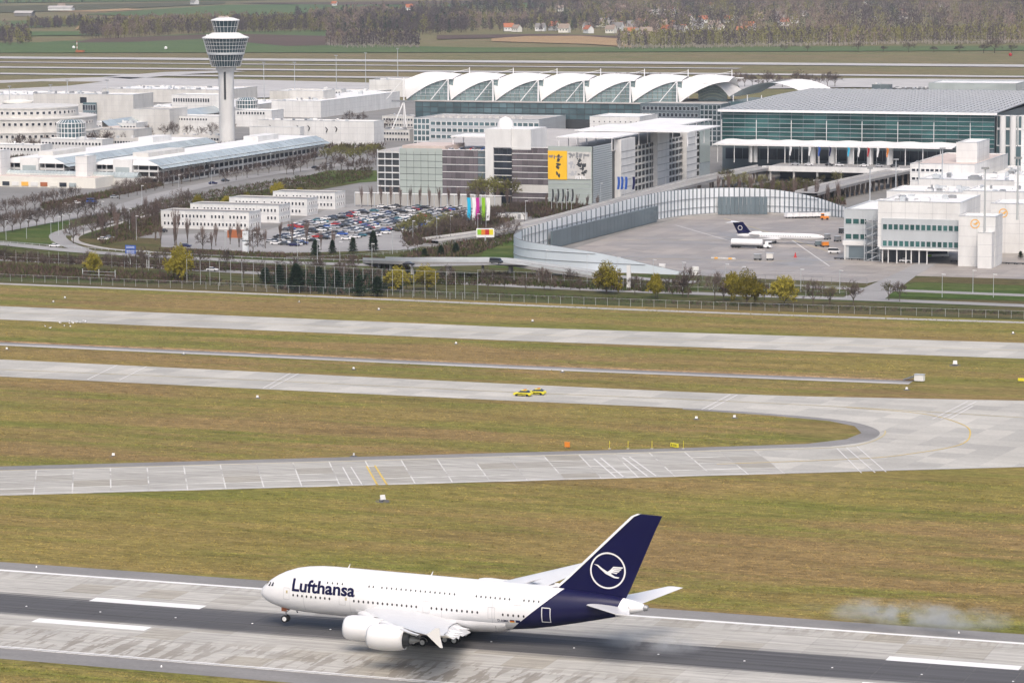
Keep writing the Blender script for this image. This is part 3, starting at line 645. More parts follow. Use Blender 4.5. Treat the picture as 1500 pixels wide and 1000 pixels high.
def bld(name,label,cat,x0,x1,y0,y1,z1,wall='white_wall',roof='white_roof',z0=0.,par=.7,group=None,root=None,wname='wall'):
    r=root or empty(name,(x0,y0,0),0,label,cat,group)
    ox,oy=r.location[0],r.location[1]; a,b,c,d=x0-ox,x1-ox,y0-oy,y1-oy
    mb=MB(); mb.box(a,b,c,d,z0,z1-par)
    t=.45
    for q in ((a,b,c,c+t),(a,b,d-t,d),(a,a+t,c+t,d-t),(b-t,b,c+t,d-t)): mb.box(q[0],q[1],q[2],q[3],z1-par,z1)
    mb.build(wname,M[wall],r)
    if z1-z0>6.5:
        jb=MB(); n_=max(1,int((b-a)/5.2)); k_=max(1,int((z1-z0)/3.6))
        for i in range(1,n_): jb.box(a+(b-a)*i/n_-.05,a+(b-a)*i/n_+.05,c-.03,c,z0+.1,z1-.1)
        for i in range(1,k_): jb.box(a,b,c-.025,c,z0+(z1-z0)*i/k_-.05,z0+(z1-z0)*i/k_+.05); jb.box(b,b+.025,c,d,z0+(z1-z0)*i/k_-.05,z0+(z1-z0)*i/k_+.05)
        for i in range(1,max(1,int((d-c)/5.2))): jb.box(b,b+.03,c+5.2*i-.05,c+5.2*i+.05,z0+.1,z1-.1)
        stuff(jb.build('cladding_joints',M['silver'],r))
        MB().box(a-.12,b+.12,c-.12,c+t+.05,z1,z1+.14).build('coping',M['pale_metal'],r); MB().box(b-t,b+.12,c+t+.05,d,z1,z1+.14).build('coping',M['pale_metal'],r)
    mb=MB(); mb.box(a+t,b-t,c+t,d-t,z1-par,z1-par+.12); mb.build('roof',M[roof],r)
    return r
def clutter(root,x0,x1,y0,y1,z,n,seed,mats=('pale_metal','white_wall','grey_metal')):
    rd=random.Random(seed)
    for i in range(n):
        w,d,h=rd.uniform(1.2,3.5),rd.uniform(1.2,3.5),rd.uniform(.7,2.); x,y=rd.uniform(x0,x1-w),rd.uniform(y0,y1-d); k=rd.random()
        mb=MB()
        if k<.6: mb.box(x,x+w,y,y+d,z,z+h*.8).box(x+.2,x+w-.2,y+.2,y+d-.2,z+h*.8,z+h)
        else: mb.lathe([(w*.28,0),(w*.28,h*.7),(w*.4,h*.75),(w*.1,h)],10,(x,y,z))
        mb.build('rooftop_unit',M[mats[i%len(mats)]],root)
# --- control tower
tx,ty=g(333,213).x,g(333,213).y
tw_=empty('control_tower',(tx,ty,0),0,'tall white airport control tower with two flared dark glass cabs','control tower')
r1=23/2/2.45
MB().lathe([(r1,0),(r1,44.2),(r1+.1,44.5),(r1*1.32,46.4),(r1*1.36,47.6),(r1,47.7)],36).build('shaft',M['white_wall'],tw_,True,30)
MB().box(-.6+1.2,.6+1.2,-r1-.12,-r1+.6,28,47).build('shaft_slot',M['dark_metal'],tw_)
k=1/2.47
def cab(z0,z1,w0,w1,rows,cols,nm):
    cb=MB().lathe([(w0*k-.15,z0),(w1*k-.15,z1)],32).build(nm,M['tower_glass'],tw_,False)
    mb=MB()
    for i in range(cols):
        t=2*math.pi*i/cols; c,s_=math.cos(t),math.sin(t); mb.tube((w0*k*c,w0*k*s_,z0),(w1*k*c,w1*k*s_,z1),.075,n=4)
    mb.build('mullions',M['white_metal'],cb)
    for j in range(rows+1):
        f=j/rows; r=k*(w0+(w1-w0)*f); MB().lathe([(r-.2,-.08),(r+.06,-.08),(r+.06,.08),(r-.2,.08)],32,(0,0,z0+(z1-z0)*f),cap=False).build('transom',M['white_metal'],cb)
    return cb
cab(48.,55.2,22,27,2,36,'lower_cab'); MB().lathe([(26*k,55.2),(28.3*k,55.3),(28.3*k,56.3),(26*k,56.4)],32).build('cab_band',M['pale_metal'],tw_,True,30)
cab(56.4,65,28,34,4,40,'main_cab'); MB().lathe([(33*k,64.9),(35.3*k,65),(35.3*k,65.5),(28*k,66.6),(20*k,68.3),(16*k,68.4)],36).build('cab_roof',M['white_roof'],tw_,True,30)
cab(68.4,75.6,16,21,2,20,'top_cab'); MB().lathe([(20*k,75.6),(21.8*k,75.7),(21.5*k,76.1),(12*k,77.3),(5*k,77.5)],32).build('top_roof',M['white_roof'],tw_,True,30)
for q in range(5):
    t=q*1.26; MB().lathe([(.3,0),(.9,.7),(.9,.9),(.2,1.1)],10,(2.6*math.cos(t)-1,2.2*math.sin(t),77.2)).build('dish',M['pink_roof'],tw_,True)
for q in range(7):
    t=math.pi*(1.05+q*.15); MB().tube((11.5*math.cos(t),11.5*math.sin(t),66),(11.5*math.cos(t),11.5*math.sin(t),67.3),.35,.3).build('roof_unit',M['white_metal'],tw_)
# --- hotel and multi-storey car park with the poster wall
hx0,hx1,hy=ax(553,1345),ax(869,1345),1345.
H_=empty('parking_hotel_building',(hx0,hy,0),0,'large multi-storey parking block with mint and lilac glass walls and a yellow poster','building')
X=lambda p:ax(p,hy,12)-hx0
def part(mb,name,mat,root=None,smooth=False): return mb.build(name,M[mat] if isinstance(mat,str) else mat,root or H_,smooth)
WD=hx1-hx0; ZT=27.2
part(MB().box(0.6,WD-.6,.6,193,0,ZT-4),'core','dark_metal')
# open parking storeys at the left corner
a,b=X(553),X(585)
for j in range(8): part(MB().box(a,b,0,.55,3.2*j+.2,3.2*j+.75),'parapet','white_wall')
for i in range(4): part(MB().box(a+(b-a)*i/3-.2,a+(b-a)*i/3+.2,.1,.5,0,ZT-3),'column','pale_metal')
# mint panel wall, panel by panel
a,b=X(585),X(648)
for i in range(6):
    for j in range(8): wins(H_,'F',a+(b-a)*i/6,a+(b-a)*(i+1)/6,1,2.2+3.05*j,(b-a)/6,3.02,'mint_panel','mint_panel',.35,'panel','panel')
def screen(x0,x1,cols,z0,z1,rows,gm,face='F',at=0.,fr=True):
    for j in range(rows):
        zc=z0+(z1-z0)*(j+.5)/rows; wins(H_,face,x0,x1,cols,zc,(x1-x0)/cols,(z1-z0)/rows*.92,gm,'white_metal',at,'panel','panel')
        if face=='F': part(MB().box(x0,x1,at-.35,at+.1,z0+(z1-z0)*(j+1)/rows-.22,z0+(z1-z0)*(j+1)/rows+.05),'floor_band','white_metal')
        else: part(MB().box(at-.1,at+.35,x0,x1,z0+(z1-z0)*(j+1)/rows-.22,z0+(z1-z0)*(j+1)/rows+.05),'floor_band','white_metal')
screen(X(648),X(700),8,.5,ZT-2.5,7,'lilac_glass',at=.3); screen(X(700),X(712),3,.5,ZT-2.5,7,'slate_panel',at=.5)
# white stair tower with dark opening
a,b=X(712),X(778)
part(MB().box(a,X(724),-1,22,0,ZT+7.5).box(X(750),b+0,-1+1,22,ZT-2,ZT+7.5).box(X(724),X(750),-1,22,ZT-1,ZT+7.5),'stair_tower','white_wall')
screen(X(724),X(750),4,.5,ZT-1.2,8,'dark_glass',at=-.2)
screen(X(750),X(803),7,.5,5.5,2,'lilac_glass',at=.3); screen(X(750),X(803),7,9,ZT-.8,6,'lilac_glass',at=.3); part(MB().box(X(750),X(803),-.1,.6,5.6,9),'ledge','offwhite_wall')
part(MB().box(X(803),WD,0,.5,.2,ZT),'poster_wall','mint_panel')
for j in range(11): part(MB().box(X(803),WD,-.12,.0,.8+2.3*j,.95+2.3*j),'wall_rib','pale_metal')
# poster: yellow sheet with print and a grey picture beside it
po=part(MB().box(X(803),X(831),-.3,-.14,hz(hx1,hy,264),hz(hx1,hy,222)),'poster','poster_yellow')
pg=part(MB().box(X(831.3),X(866),-.3,-.14,hz(hx1,hy,263),hz(hx1,hy,223)),'poster','offwhite_wall')
rd=random.Random(3)
zz=lambda p:hz(hx1-15,hy,p)
def blot(parent,x0,y0,x1,y1,n,mat,nm='poster_print'):
    mb=MB()
    for i in range(n):
        cx_,cy_=X(rd.uniform(x0,x1)),zz(rd.uniform(y0,y1)); w_,h_=rd.uniform(.3,1.1),rd.uniform(.3,1.2)
        mb.add([(cx_+w_*math.cos(t)*rd.uniform(.6,1.1),-.32-.001*i,cz_) for t,cz_ in [(q*math.pi/4,cy_+h_*math.sin(q*math.pi/4)*rd.uniform(.6,1.1)) for q in range(8)]],[tuple(range(8))])
    stuff(mb.build(nm,M[mat],parent))
blot(po,815,228,820,258,12,'dark_metal'); blot(po,805,228,828,231,9,'brown_concrete'); blot(pg,846,230,860,258,26,'dark_metal'); blot(pg,833,238,844,258,12,'silver')
blot(pg,835,225,864,230,18,'grey_metal')
me=text_mesh('PETTL',2.1,.06); 
for v in me.vertices: v.co=Vector((X(843)+v.co.x*.95,-.345,zz(262)+v.co.y))
me.materials.clear(); me.materials.append(M['white']); link('lettering',me,pg)
# right side: two glazed corner fins, open decks and white towers, going back along y
LEN=190.
part(MB().box(WD-.45,WD+.05,0,28,0.2,ZT),'side_wall','pale_metal')
for j in range(26): part(MB().box(WD+.05,WD+.2,0,28,.8+j*1.02,1.15+j*1.02),'wall_rib','pale_glass')
bays=[(30,34,None),(34,56,'W'),(56,92,'D'),(92,112,'W'),(112,142,'D'),(142,160,'W'),(160,172,'D'),(172,192,'P')]
for y0,y1,k in bays:
    if k=='W':
        part(MB().box(WD-1,WD+2.6,y0,y1,0,ZT+1.2),'stair_tower','white_wall')
        for j in range(7): part(MB().box(WD+2.6,WD+2.75,y0,y1,3.4*j+2.2,3.4*j+2.4),'seam','grey_metal')
    elif k=='D':
        for j in range(7): part(MB().box(WD-.3,WD+.25,y0,y1,3.3*j+1.,3.3*j+1.9),'parapet','offwhite_wall')
        for q in range(int((y1-y0)/6)+1): part(MB().box(WD-.2,WD+.3,y0+6*q,y0+6*q+.5,0,ZT-3.2),'column','pale_metal')
    elif k=='P':
        part(MB().box(WD-.3,WD+.3,y0,y1,8,ZT+1),'panel_wall','mint_panel'); part(MB().box(WD-.3,WD+.2,y0,y1,0,7.9),'panel_wall','pale_glass')
# roof deck with white canopies and parked cars
part(MB().box(0,WD,0.4,60,ZT-4,ZT-3.6).box(0,WD,60,LEN,ZT-4,ZT-3.6),'roof_deck','grey_roof')
for (p0,q0,p1,q1,zh) in ((X(640),18,X(712),40,ZT+2.2),(X(775),66,X(775)+58,120,ZT+3),(X(800)-4,26,WD+1.5,LEN+2,ZT+2.2)):
    part(MB().box(p0,p1,q0,q1,zh,zh+.5),'canopy_roof','white_roof')
    for q in range(int((q1-q0)/14)+1):
        for p in (p0+1,p1-1.2): part(MB().tube((p,q0+1+14*q,ZT-3.6),(p,q0+1+14*q,zh),.25),'canopy_post','white_metal')
part(MB().box(X(585),X(648),4,30,ZT-3.6,ZT-1.2),'roof_hut','pink_roof'); part(MB().lathe([(0.1,5.5),(2.6,4.4),(3.8,2.4),(4.,.1)][::-1],14,(X(728),12,ZT+7.2)),'dome','white_roof',None,True)
# --- long low noise wall in front of it, white panels with columns
hw=empty('garden_wall',(ax(520,1312),1312,0),0,'low pale panelled wall with columns in front of the parking block','wall')
Lw=ax(735,1312)-ax(520,1312)
nP=22
for i in range(nP): wins(hw,'F',Lw*i/nP,Lw*(i+1)/nP,1,3.2,Lw/nP*.95,5.6,'concrete','concrete',0,'panel','panel'); MB().box(Lw*i/nP-.2,Lw*i/nP+.2,-.35,.1,0,6.2).build('column',M['pale_metal'],hw)
MB().box(0,Lw,-.2,.5,6.1,6.5).build('coping',M['white_metal'],hw)
# --- second terminal: green glass hall with metal roof and entrance canopy
ty0=1575.; tx0,tx1=ax(1057,ty0,25),ax(1457,ty0,25)
T=empty('terminal_hall',(tx0,ty0,0),0,'long terminal hall with green glass front under a grey metal roof','terminal')
TW=tx1-tx0; zr=hz(tx0,ty0,161); zc0=hz(tx0,ty0,211)
MB().box(.3,TW-.3,.6,170,0,zr-.6).build('core',M['slate_panel'],T)
NC,NR=23,8
for j in range(NR):
    wins(T,'F',0,TW,NC,zc0+(zr-zc0)*(j+.5)/NR,TW/NC*.985,(zr-zc0)/NR*.97,'green_glass','pale_metal',.55,'panel','pane')
for j in range(NR+1): MB().box(0,TW,-.05 if j in (0,1,2,3,4,5) else .3,.5,zc0+(zr-zc0)*j/NR-.1,zc0+(zr-zc0)*j/NR+.1).build('transom',M['pale_metal'],T)
for i in range(0,NC+1,3): MB().box(TW*i/NC-.12,TW*i/NC+.12,-.15,.5,zc0,zc0+(zr-zc0)*.72).build('mullion',M['white_metal'],T)
wins(T,'F',2,TW-2,30,9.5,TW/30*.95,6.,'dark_glass','pale_metal',.5,'panel','pane')
# roof: ribbed metal rising gently to the back
RB=205.
rf=MB().grid(lambda u,v:(-1.5+(TW+3)*u,-2+RB*v,zr+.2+2.2*math.sin(min(1,v*1.25)*math.pi/2)),2,14).build('roof',M['metal_roof'],T,True)
for i in range(42):
    x=-1.5+(TW+3)*i/41; mb=MB()
    for q in range(8):
        v0,v1=q/8,(q+1)/8; h=lambda v:zr+.2+2.2*math.sin(min(1,v*1.25)*math.pi/2)
        mb.tube((x,-2+RB*v0,h(v0)+.1),(x,-2+RB*v1,h(v1)+.1),.3,n=4,cap=False)
    mb.build('roof_rib',M['grey_metal'],rf)
for q in range(1,24):
    v=q/24; zq=zr+.2+2.2*math.sin(min(1,v*1.25)*math.pi/2); MB().box(-1.5,TW+1.5,-2+RB*v-.3,-2+RB*v+.3,zq-.1,zq+.35).build('roof_purlin',M['silver'],rf)
MB().box(-1.6,TW+1.6,-2.2,-1.6,zr-.9,zr+.35).build('eaves',M['white_metal'],T)
# glazed end bay and columns at the right end
for i in range(3): MB().lathe([(1.6,0),(1.6,zr-1)],12,(TW+4+5*i,1.2+2*i,0)).build('column',M['white_wall'],T,True)
MB().box(TW+.2,TW+26,4,30,0,zr-2).build('end_glazing',M['blue_glass'],T)
wins(T,'F',TW+.2,TW+26,7,20,3.3,9.,'blue_glass','white_metal',4,'frame','pane'); wins(T,'F',TW+.2,TW+26,7,28.,3.3,7.,'blue_glass','white_metal',4,'frame','pane')
cn=empty('entrance_canopy',(ax(1043,1545,14),1545,0),0,'long wavy white canopy on round columns along the terminal front','canopy')
CL=ax(1395,1545,14)-ax(1043,1545,14); zcan=hz(ax(1200,1545,14),1545,214)
MB().grid(lambda u,v:(CL*u,26*v,zcan+.16*math.sin(u*math.pi*16)*(.3+v)+1.2*v),96,2).build('membrane',M['white_roof'],cn,True)
MB().box(0,CL,-.3,.1,zcan-.5,zcan+.3).build('front_beam',M['white_metal'],cn)
for i,p in enumerate((1099,1106,1190,1218,1246,1274,1303)): MB().lathe([(1.7 if i>1 else 1.1,6.8),(1.7 if i>1 else 1.1,zcan)],14,(ax(p,1550,10)-cn.location[0],6,0)).build('column',M['white_wall'],cn,True)
for i in range(14): MB().tube((CL*(i+.3)/14,1,6.8),(CL*(i+.3)/14,1,zcan),.22).build('post',M['white_metal'],cn)
# elevated drop-off road
er=empty('elevated_road',(ax(1128,1512,7),1512,0),0,'elevated drop-off road with white parapet on columns before the terminal','road')
EL=ax(1336,1512,7)-ax(1128,1512,7)
MB().box(-4,EL+30,0,38,5.6,6.8).build('deck',M['road'],er); MB().box(-4,EL,-.5,-.02,5.2,7.9).build('parapet',M['white_wall'],er)
for i in range(7): MB().tube((EL*i/6,1,0),(EL*i/6,1,5.6),.55,n=10).build('column',M['offwhite_wall'],er,True)
MB().box(0,EL,20,21,0,5.5).build('back_glazing',M['dark_glass'],er)
# --- curved glass-fronted bay wall (noise barrier) round the apron
wpts=[(-316.5,1066.5,.4),(-332,1067,3.2),(-349,1069,6.2),(-368,1072.5,8.2),(-384,1079.5,9.2),(-394,1092,9.6),(-398.5,1110,10),(-399.5,1140,10.4),(-399,1180,10.9),(-398,1220,11.4),(-396.5,1255,12),(-394,1280,12.2),(-389,1300,12),(-380,1315,11.8),(-366,1324,11.4),(-350,1324.5,10.4),(-335,1319,8.4),(-322,1311,5.8),(-311,1302,3.2)]
wl=empty('apron_wall',(-395,1200,0),0,'long curved noise barrier of ribbed glass panels enclosing the apron','wall')
def rel(p): return Vector((p[0]+395,p[1]-1200,p[2] if len(p)>2 else 0))
W2=spline(wpts,7)
slate=[(47,92),(107,118)]
for i,(p,q) in enumerate(zip(W2,W2[1:])):
    d=(q-p); d.z=0; d.normalize(); n=Vector((-d.y,d.x,0)) # outward from the bay on the left-hand side
    if n.dot(Vector((-355,1200,0))-Vector((p.x,p.y,0)))>0: n=-n
    a=rel((p.x,p.y,0));b=rel((q.x,q.y,0)); front=p.y<1112; t=.25
    mb=MB(); 
    A=[a,b,b+Vector((0,0,q.z)),a+Vector((0,0,p.z))]
    mb.add([v for v in A]+[v+n*t for v in A],[(0,1,2,3),(7,6,5,4),(3,2,6,7),(0,4,5,1),(1,5,6,2),(2+1,7,4,0)])
    mb.build('panel',M['barrier_metal' if front else 'milky_panel'],wl)
    if front:
        for fz in (3.2,6.4):
            if p.z>fz+.4 and q.z>fz+.4: MB().tube(a+n*.3+Vector((0,0,fz)),b+n*.3+Vector((0,0,fz)),.14,n=4).build('groove',M['grey_metal'],wl)
        MB().tube(a+n*.1+Vector((0,0,p.z)),b+n*.1+Vector((0,0,q.z)),.2,n=4).build('coping',M['grey_metal'],wl)
    else:
        MB().box(-.2,.2,-.3,.35,0,p.z+.2).build('rib',M['slate_panel'],wl).matrix_local=Matrix.Translation(a)@Matrix.Rotation(math.atan2(d.y,d.x),4,'Z')
        for fz in (3.6,7.6):
            if p.z>fz+.5: MB().tube(a-n*.2+Vector((0,0,fz)),b-n*.2+Vector((0,0,fz)),.13,n=4).build('rail',M['grey_metal'],wl)
        MB().box(-2.4,2.4,-.6,.6,0,.7).build('footing',M['concrete'],wl).matrix_local=Matrix.Translation((a+b)/2-n*.6)@Matrix.Rotation(math.atan2(d.y,d.x),4,'Z')
def absorber(x0,y0,x1,y1,h,k):
    d=Vector((x1-x0,y1-y0,0)); L=d.length; d.normalize(); n=Vector((d.y,-d.x,0))
    for i in range(k):
        p=rel((x0,y0,0))+d*(L*i/k); o=MB().box(0,L/k-.12,0,.9,.2,h).build('absorber_panel',M['slate_panel'],wl); o.matrix_local=Matrix.Translation(p)@Matrix.Rotation(math.atan2(d.y,d.x),4,'Z')
absorber(-397.2,1145,-393.,1272,7.,30); absorber(-378,1314.6,-357,1321.2,8.,12)
# --- ramp viaduct from the approach road up to the elevated road
def viaduct(name,label,pts,w,colm='brown_concrete',step=14,par='offwhite_wall'):
    P=spline(pts,7); r=empty(name,(P[0].x,P[0].y,0),0,label,'viaduct'); o=Vector((P[0].x,P[0].y,0)); L,R=ribbon_pts(P,w)
    L=[l-o for l in L];R=[q-o for q in R]; k=len(L); mb=MB(); vs=[]
    for l,q in zip(L,R): vs+=[l,q,q-Vector((0,0,1.1)),l-Vector((0,0,1.1))]
    mb.add(vs,[tuple(4*i+j for j in f) for i in range(k-1) for f in ((0,1,5,4),(1,2,6,5),(2,3,7,6),(3,0,4,7))]); mb.build('deck',M['road'],r)
    for S_ in (L,R):
        mb=MB()
        for a,b in zip(S_,S_[1:]): u=Vector((0,0,.9)); e=Vector((.14,.14,0)); mb.add([a,b,b+u,a+u,a+e,b+e,b+u+e,a+u+e],[(0,1,2,3),(7,6,5,4),(3,2,6,7),(0,4,5,1)])
        mb.build('parapet',M[par],r)
    acc=0
    for i in range(1,k-1):
        acc+=(L[i]-L[i-1]).length
        if acc>step and L[i].z>2.2:
            acc=0
            for f in (.22,.78): p=L[i].lerp(R[i],f); MB().tube((p.x,p.y,0),(p.x,p.y,p.z-1),.55,n=8).build('column',M[colm],r,True)
    return r
viaduct('ramp_viaduct','long grey ramp road climbing past the parking block to the terminal',[(-452,1152,1.2),(-438,1185,2.),(-427,1225,3.5),(-421,1290,5.4),(-419,1380,6.6),(-417,1450,6.8),(-412,1522,6.8)],9.5)
viaduct('ramp_viaduct','straight grey ramp road on brown columns beside the white pier roofs',[(-352,1370,6.),(-349,1420,6.5),(-344,1470,6.8),(-338,1525,6.8)],11.,step=7)
viaduct('road_bridge','low concrete bridge carrying the approach road over the underpass',[(g(548,386).x,g(548,386).y,1.5),(g(600,384,4).x,g(600,384,4).y,4.6),(g(680,383,5).x,g(680,383,5).y,5.2),(g(740,383,5).x,g(740,383,5).y,5.),(g(800,392,3).x,g(800,392,3).y,3.2),(g(900,405,.5).x,g(900,405,.5).y,.4)],9.,'concrete',10,'pale_metal')
# --- four white office blocks by the car park
ob=[]
for i in range(4):
    y0=1184+36*i; x0=[ax(236,1184),ax(279,1220),ax(336,1256),ax(400,1292)][i]; x1=[ax(365,1184),ax(409,1220),ax(450,1256),ax(491,1292)][i]
    r=bld('office_block',['flat-roofed white two-storey office block directly facing the car-park fence','white two-storey office block second back from the fence','white two-storey office block third back from the fence','white two-storey office block farthest back beside the panelled wall'][i],'building',x0,x1,y0,y0+12,7.6,'white_wall','dark_roof',0,.4,'row of white office blocks')
    n=int((x1-x0)/1.75)
    rd=random.Random(i)
    for zc in (2.1,5.4):
        wins(r,'F',1,x1-x0-1,n,zc,.95,1.5,'dark_glass','white_metal',0,skip=[q for q in range(n) if rd.random()<.14]); wins(r,'R',1,11,4,zc,1.1,1.5,'dark_glass','white_metal',x1-x0)
# --- glass-roofed parking garages at the left
def garage(label,x0,x1,y0,y1,seed):
    r=empty('parking_garage',(x0,y0,0),0,label,'garage',None); Wd=x1-x0; D=y1-y0
    for j in range(3): MB().box(0,Wd,0,D,3.3*j+.0,3.3*j+.35).build('floor_slab',M['offwhite_wall'],r); MB().box(0,Wd,-.2,0.05,3.3*j,3.3*j+1.1).build('parapet',M['white_wall'],r); MB().box(Wd-.05,Wd+.2,0,D,3.3*j,3.3*j+1.1).build('parapet',M['offwhite_wall'],r)
    MB().box(3,Wd-3,3,D-3,.4,9.5).build('core',M['dark_metal'],r)
    for i in range(int(Wd/6)+1): MB().box(min(6*i,Wd-.5),min(6*i+.5,Wd),0,.5,0,10).build('column',M['white_wall'],r)
    for i in range(int(D/6)+1): MB().box(Wd-.5,Wd,min(6*i,D-.5),min(6*i+.5,D),0,10).build('column',M['white_wall'],r)
    mb=MB(); e=1.5; i_=7; zt=12.6
    P=[(-e,-e,10),(Wd+e,-e,10),(Wd+e,D+e,10),(-e,D+e,10),(-e+i_,-e+1,zt),(Wd+e-i_,-e+1,zt),(Wd+e-i_,D+e-1,zt),(-e+i_,D+e-1,zt)]
    mb.add(P,[(4,5,6,7),(0,1,5,4),(2,3,7,6),(3,0,4,7),(3,2,1,0)]).build('roof',M['white_roof'],r)
    n=int(D/8)
    for q in range(n):
        f0,f1=q/n,(q+1)/n; a=Vector(P[1]).lerp(Vector(P[2]),f0);b=Vector(P[1]).lerp(Vector(P[2]),f1-.004);c=Vector(P[5]).lerp(Vector(P[6]),f1-.004);d=Vector(P[5]).lerp(Vector(P[6]),f0); up=Vector((.6,0,.15)); dn=Vector((2.2,0,-1.4))
        MB().add([a+dn,b+dn,c+up,d+up,a+dn-up,b+dn-up,c,d],[(0,1,2,3),(7,6,5,4),(0,4,5,1),(1,5,6,2),(2,6,7,3),(3,7,4,0)]).build('glass_skirt_panel',M['pale_glass'],r)
    MB().box(Wd*.32,Wd*.62,-2.6,3,0,12.9).build('stair_tower',M['white_wall'],r); MB().box(Wd*.36,Wd*.58,-2.75,-2.6,.4,9).build('stair_glazing',M['pale_glass'],r)
    MB().box(Wd*.3,Wd*.55,D*.1,D*.3,zt,zt+2.2).build('roof_hut',M['offwhite_wall'],r); MB().box(Wd*.35,Wd*.6,D*.72,D*.85,zt,zt+3.).build('roof_hut',M['white_wall'],r)
    return r
garage('white parking garage with pale glass skirt roof, beside the tree-lined avenue',ax(140,1400,5),ax(232,1400,5),1400,1612,1)
garage('white parking garage with pale glass skirt roof, farther from the avenue trees',ax(5,1400,5),ax(94,1400,5),1400,1580,2)
# shop row with colours in front of the garages
sh=bld('shop_row','low white service building with red, dark and orange boards before the garages','building',ax(-20,1372),ax(140,1372),1372,1392,5.2,'cream_wall','pink_roof')
for i in range(9): MB().box(4+i*5.4,4+i*5.4+3.9,-.3,0,.6,2.6).build('shop_board',M[['cream_wall','dark_glass','white_wall','logo_orange','white_wall','rust','cream_wall','dark_glass','pale_glass'][i]],sh)
gal=empty('glass_walkway',(ax(0,1388),1394,0),0,'ribbed glass barrel walkway in front of the parking garages','walkway')
GL=ax(205,1394)-ax(0,1388)
for i in range(40): MB().lathe([(2.6,0),(2.6,GL/40-.15)],8,(GL*i/40,0,4.2),'x',a0=0,a1=math.pi,cap=False).build('glass_vault',M['pale_glass'],gal)
MB().box(0,GL,-2.4,2.4,0,4.1).build('base',M['offwhite_wall'],gal)
for j,(p,y) in enumerate(((126,1391),(0,1391))):
    bld('lift_tower','plain white lift tower rising from the glass walkway','tower',ax(p-8,y),ax(p+9,y),y-5,y+5,15 if j==0 else 17,group='lift towers at the garages')
for i,cl in enumerate(('red','green','red')):
    c_=empty('construction_hoarding',g(212+9*i,266),-.3,'bright %s hoarding panel at the garage corner by the avenue'%cl,'hoarding','garage corner hoardings'); MB().box(-3.6,3.6,-.1,.1,.2,4. if cl=='red' else 3).build('panel',M[cl],c_)
    for s_ in(-3,0,3): MB().tube((s_,.1,0),(s_,.9,2.6),.06,n=4).build('brace',M['grey_metal'],c_)
# --- first terminal: white stepped buildings at the left, rounded modules
def pb(name,label,p0,p1,pyb,depth,h,wall='white_wall',roof='white_roof',cat='building',z0=0,group=None):
    q=g((p0+p1)/2,pyb); y=q.y; return bld(name,label,cat,ax(p0,y),ax(p1,y),y,y+depth,h,wall,roof,z0,.7,group)
def hpx(p,pyb,py): q=g(p,pyb); return hz(q.x,q.y,py)
def roundb(name,label,p,pyb,rx,h0,tiers,cat='building'):
    q=g(p,pyb); r=empty(name,(q.x,q.y+rx,0),0,label,cat)
    for (ra,z0,z1,wz,nw) in tiers:
        MB().lathe([(ra,z0),(ra,z1),(ra+.5,z1),(ra+.5,z1+.7),(ra-.2,z1+.7)],40).build('wall',M['offwhite_wall'],r,True,30)
        MB().lathe([(.1,z1+.25),(ra,z1+.2)][::-1],40).build('roof',M['grey_roof'],r)
        me=win_mesh('dark_glass','white_metal')
        for i in range(nw):
            t=-math.pi*(i+.5)/nw*1.1+.15; w_=link('window',me,r,(ra*math.cos(t),ra*math.sin(t),wz),t+math.pi/2,(2*ra*math.pi/nw/2*.6,1.5,1.9))
    return r
# round building with the apron control cab
r=roundb('rounded_terminal_module','rounded white terminal wing with window bands below the apron control cab',-8,218,44,0,[(44,0,9,7.2,44),(41,9,17,14.4,40),(30,17,23,20.6,28)])
q=g(27,190)
ac=empty('apron_control_cab',(q.x,q.y,0),0,'small round control cab with slanted dark windows on a white terminal wing','control cab')
z1,z2,z3=hpx(27,190,177),hpx(27,190,163.5),hpx(27,190,151)
MB().lathe([(7,0),(7,z2-1),(9.,z2)],32).build('drum',M['white_wall'],ac,True,30)
cbm=MB().lathe([(8.6,z2),(9.7,z3)],32).build('glazing',M['dark_glass'],ac)
for i in range(30): t=i*math.pi/15; MB().tube((8.7*math.cos(t),8.7*math.sin(t),z2),(9.8*math.cos(t),9.8*math.sin(t),z3),.15,n=4).build('mullion',M['white_metal'],cbm)
MB().lathe([(9.8,z3),(10.4,z3+.2),(10.2,z3+1.2),(5,z3+2.2),(.2,z3+2.4)],32).build('cab_roof',M['cream_wall'],ac,True,30)
# long white halls
b1=pb('terminal_hall','long blank white hall wall with a dark glass cube, behind the rounded terminal wing',50,196,188,30,hpx(120,188,137)-.5,'offwhite_wall','white_roof')
x=lambda p:ax(p,b1.location[1],12)-b1.location[0]
gc=MB().box(x(124),x(142),-2.2,0,6,hpx(120,188,150)).build('glass_cube',M['blue_glass'],b1); wins(b1,'F',x(124),x(142),5,14,2.6,4.,'dark_glass','pale_metal',-2.2,'frame','pane'); wins(b1,'F',x(124),x(142),5,9,2.6,4.,'dark_glass','pale_metal',-2.2,'frame','pane'); wins(b1,'F',x(119),x(126),1,hpx(120,188,147),5,4,'dark_glass','dark_metal',0)
b2=pb('terminal_hall','broad low white hall behind the long blank wall',-60,80,168,60,hpx(20,168,139)); clutter(b2,20,90,5,50,hpx(20,168,139)-.6,10,4)
b3=pb('terminal_box','plain white box building beside the sloping glass roofs',194,249,199,26,hpx(220,199,160),'offwhite_wall','grey_roof')
b3b=pb('terminal_wing','low white wing with a strip of square windows left of the control tower',247,322,198,18,hpx(285,198,170)); wins(b3b,'F',1,b3b.location[0]*0+28,14,hpx(285,198,175),1.3,1.5)
b4=pb('terminal_wing','flat white upper wing with a dark window strip left of the control tower',252,322,180,22,hpx(285,180,139)); wins(b4,'F',1,29,15,hpx(285,180,147),1.4,3.,at=0)
